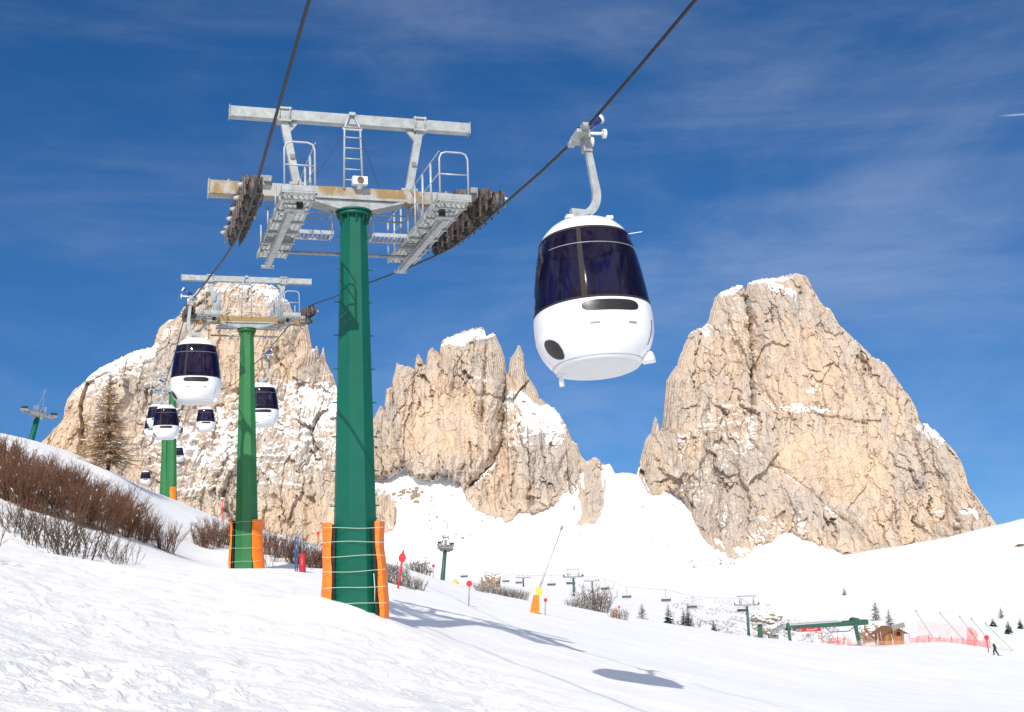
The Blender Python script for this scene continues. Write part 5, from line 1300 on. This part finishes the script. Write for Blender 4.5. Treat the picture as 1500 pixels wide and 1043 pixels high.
# ------------------------------------------------------------------ camera, sun, sky
cam = bpy.data.cameras.new('camera'); co = bpy.data.objects.new('camera', cam); C.objects.link(co)
cam.sensor_fit = 'HORIZONTAL'; cam.sensor_width = 36; cam.lens = 36 * F / 1500; cam.clip_start = .1; cam.clip_end = 20000
co.matrix_world = Matrix(((RT[0], UP[0], -FW[0], 0), (RT[1], UP[1], -FW[1], 0), (RT[2], UP[2], -FW[2], 0), (0, 0, 0, 1)))
bpy.context.scene.camera = co
SUN = Vector((1.35, 9.2, -7.2)).normalized()
sl = bpy.data.lights.new('sun', 'SUN'); so = bpy.data.objects.new('sun', sl); C.objects.link(so)
sl.energy = 3.75; sl.angle = R(.53); sl.color = (1, .955, .88)
so.rotation_euler = SUN.to_track_quat('-Z', 'Y').to_euler()
W = bpy.data.worlds.new('World'); bpy.context.scene.world = W; W.use_nodes = True
N = W.node_tree.nodes; L = W.node_tree.links
sky = N.new('ShaderNodeTexSky'); sky.sky_type = 'NISHITA'; sky.sun_disc = False
sky.sun_elevation = math.asin(-SUN.z); sky.sun_rotation = math.atan2(-SUN.x, -SUN.y)
sky.altitude = 2300; sky.air_density = 1.0; sky.dust_density = .6; sky.ozone_density = 3
tc = N.new('ShaderNodeTexCoord')
up_ = N.new('ShaderNodeVectorMath'); up_.operation = 'MULTIPLY_ADD'; L.new(tc.outputs['Generated'], up_.inputs[0]); up_.inputs[1].default_value = (1, 1, .88); up_.inputs[2].default_value = (0, 0, .11)
nm = N.new('ShaderNodeVectorMath'); nm.operation = 'NORMALIZE'; L.new(up_.outputs[0], nm.inputs[0]); L.new(nm.outputs[0], sky.inputs['Vector'])
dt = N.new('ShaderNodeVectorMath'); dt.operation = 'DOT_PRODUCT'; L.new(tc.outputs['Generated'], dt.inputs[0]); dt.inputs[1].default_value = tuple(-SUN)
sw = N.new('ShaderNodeMapRange'); sw.interpolation_type = 'SMOOTHSTEP'; sw.inputs[1].default_value = -.1; sw.inputs[2].default_value = .9; sw.inputs[3].default_value = .20; sw.inputs[4].default_value = 4.6; L.new(dt.outputs['Value'], sw.inputs[0])  # cirrus boosted around the sun, out of view, added as fill light
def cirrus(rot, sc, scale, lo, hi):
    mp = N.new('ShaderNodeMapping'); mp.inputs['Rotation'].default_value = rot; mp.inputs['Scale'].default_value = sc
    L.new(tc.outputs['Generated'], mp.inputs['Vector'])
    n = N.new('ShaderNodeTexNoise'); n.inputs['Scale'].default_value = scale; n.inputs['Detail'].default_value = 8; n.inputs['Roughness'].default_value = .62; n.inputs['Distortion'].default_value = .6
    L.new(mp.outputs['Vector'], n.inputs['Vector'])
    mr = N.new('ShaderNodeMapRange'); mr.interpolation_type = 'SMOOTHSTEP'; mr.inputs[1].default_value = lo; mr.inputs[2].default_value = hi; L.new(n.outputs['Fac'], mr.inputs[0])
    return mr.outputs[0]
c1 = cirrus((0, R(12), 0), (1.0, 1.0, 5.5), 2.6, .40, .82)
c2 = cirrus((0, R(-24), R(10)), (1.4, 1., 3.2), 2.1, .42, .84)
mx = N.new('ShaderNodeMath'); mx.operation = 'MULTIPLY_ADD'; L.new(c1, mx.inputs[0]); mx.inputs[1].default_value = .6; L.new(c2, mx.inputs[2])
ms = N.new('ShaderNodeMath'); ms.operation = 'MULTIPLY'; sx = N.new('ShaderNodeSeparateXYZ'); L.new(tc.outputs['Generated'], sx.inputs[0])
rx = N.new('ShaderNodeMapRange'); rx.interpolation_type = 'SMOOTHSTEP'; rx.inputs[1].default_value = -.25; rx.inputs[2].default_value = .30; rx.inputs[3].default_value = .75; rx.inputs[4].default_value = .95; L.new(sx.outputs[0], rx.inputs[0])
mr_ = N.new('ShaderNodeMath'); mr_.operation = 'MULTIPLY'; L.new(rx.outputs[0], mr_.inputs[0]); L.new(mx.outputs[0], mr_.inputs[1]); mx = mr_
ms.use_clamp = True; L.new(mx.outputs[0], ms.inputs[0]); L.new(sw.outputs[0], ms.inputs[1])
hs = N.new('ShaderNodeHueSaturation'); hs.inputs['Saturation'].default_value = 1.30; hs.inputs['Hue'].default_value = .504; hs.inputs['Value'].default_value = .76; L.new(sky.outputs[0], hs.inputs['Color'])
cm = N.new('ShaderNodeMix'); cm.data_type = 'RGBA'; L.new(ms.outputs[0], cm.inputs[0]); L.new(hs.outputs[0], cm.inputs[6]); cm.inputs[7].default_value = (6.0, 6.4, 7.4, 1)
# a short contrail high on the right
_d1, _d2 = Vector(at(1462, 170, 1.)).normalized(), Vector(at(1520, 166, 1.)).normalized()
_n = _d1.cross(_d2).normalized(); _t = (_d2 - _d1).normalized()
def dotn(v_):
    q = N.new('ShaderNodeVectorMath'); q.operation = 'DOT_PRODUCT'; L.new(tc.outputs['Generated'], q.inputs[0]); q.inputs[1].default_value = tuple(v_); return q.outputs['Value']
def mapr(s_, a_, b_, c_, d_):
    q = N.new('ShaderNodeMapRange'); q.interpolation_type = 'SMOOTHSTEP'; L.new(s_, q.inputs[0])
    for k_, v_ in enumerate((a_, b_, c_, d_)): q.inputs[k_ + 1].default_value = v_
    return q.outputs[0]
ab = N.new('ShaderNodeMath'); ab.operation = 'ABSOLUTE'; L.new(dotn(_n), ab.inputs[0])
l1 = mapr(ab.outputs[0],   .0002, .0009, .38, 0.); l2 = mapr(dotn(_t), _d1.dot(_t) - .002, _d1.dot(_t) + .012, 0., 1.)
mm = N.new('ShaderNodeMath'); mm.operation = 'MULTIPLY'; L.new(l1, mm.inputs[0]); L.new(l2, mm.inputs[1])
c3 = N.new('ShaderNodeMix'); c3.data_type = 'RGBA'; L.new(mm.outputs[0], c3.inputs[0]); L.new(cm.outputs[2], c3.inputs[6]); c3.inputs[7].default_value = (6.5, 6.8, 7.4, 1)
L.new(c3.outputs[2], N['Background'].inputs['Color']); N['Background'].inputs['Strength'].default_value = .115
v = bpy.context.scene.view_settings; v.view_transform = 'Standard'; v.look = 'None'; v.exposure = 0.21; v.gamma = 1
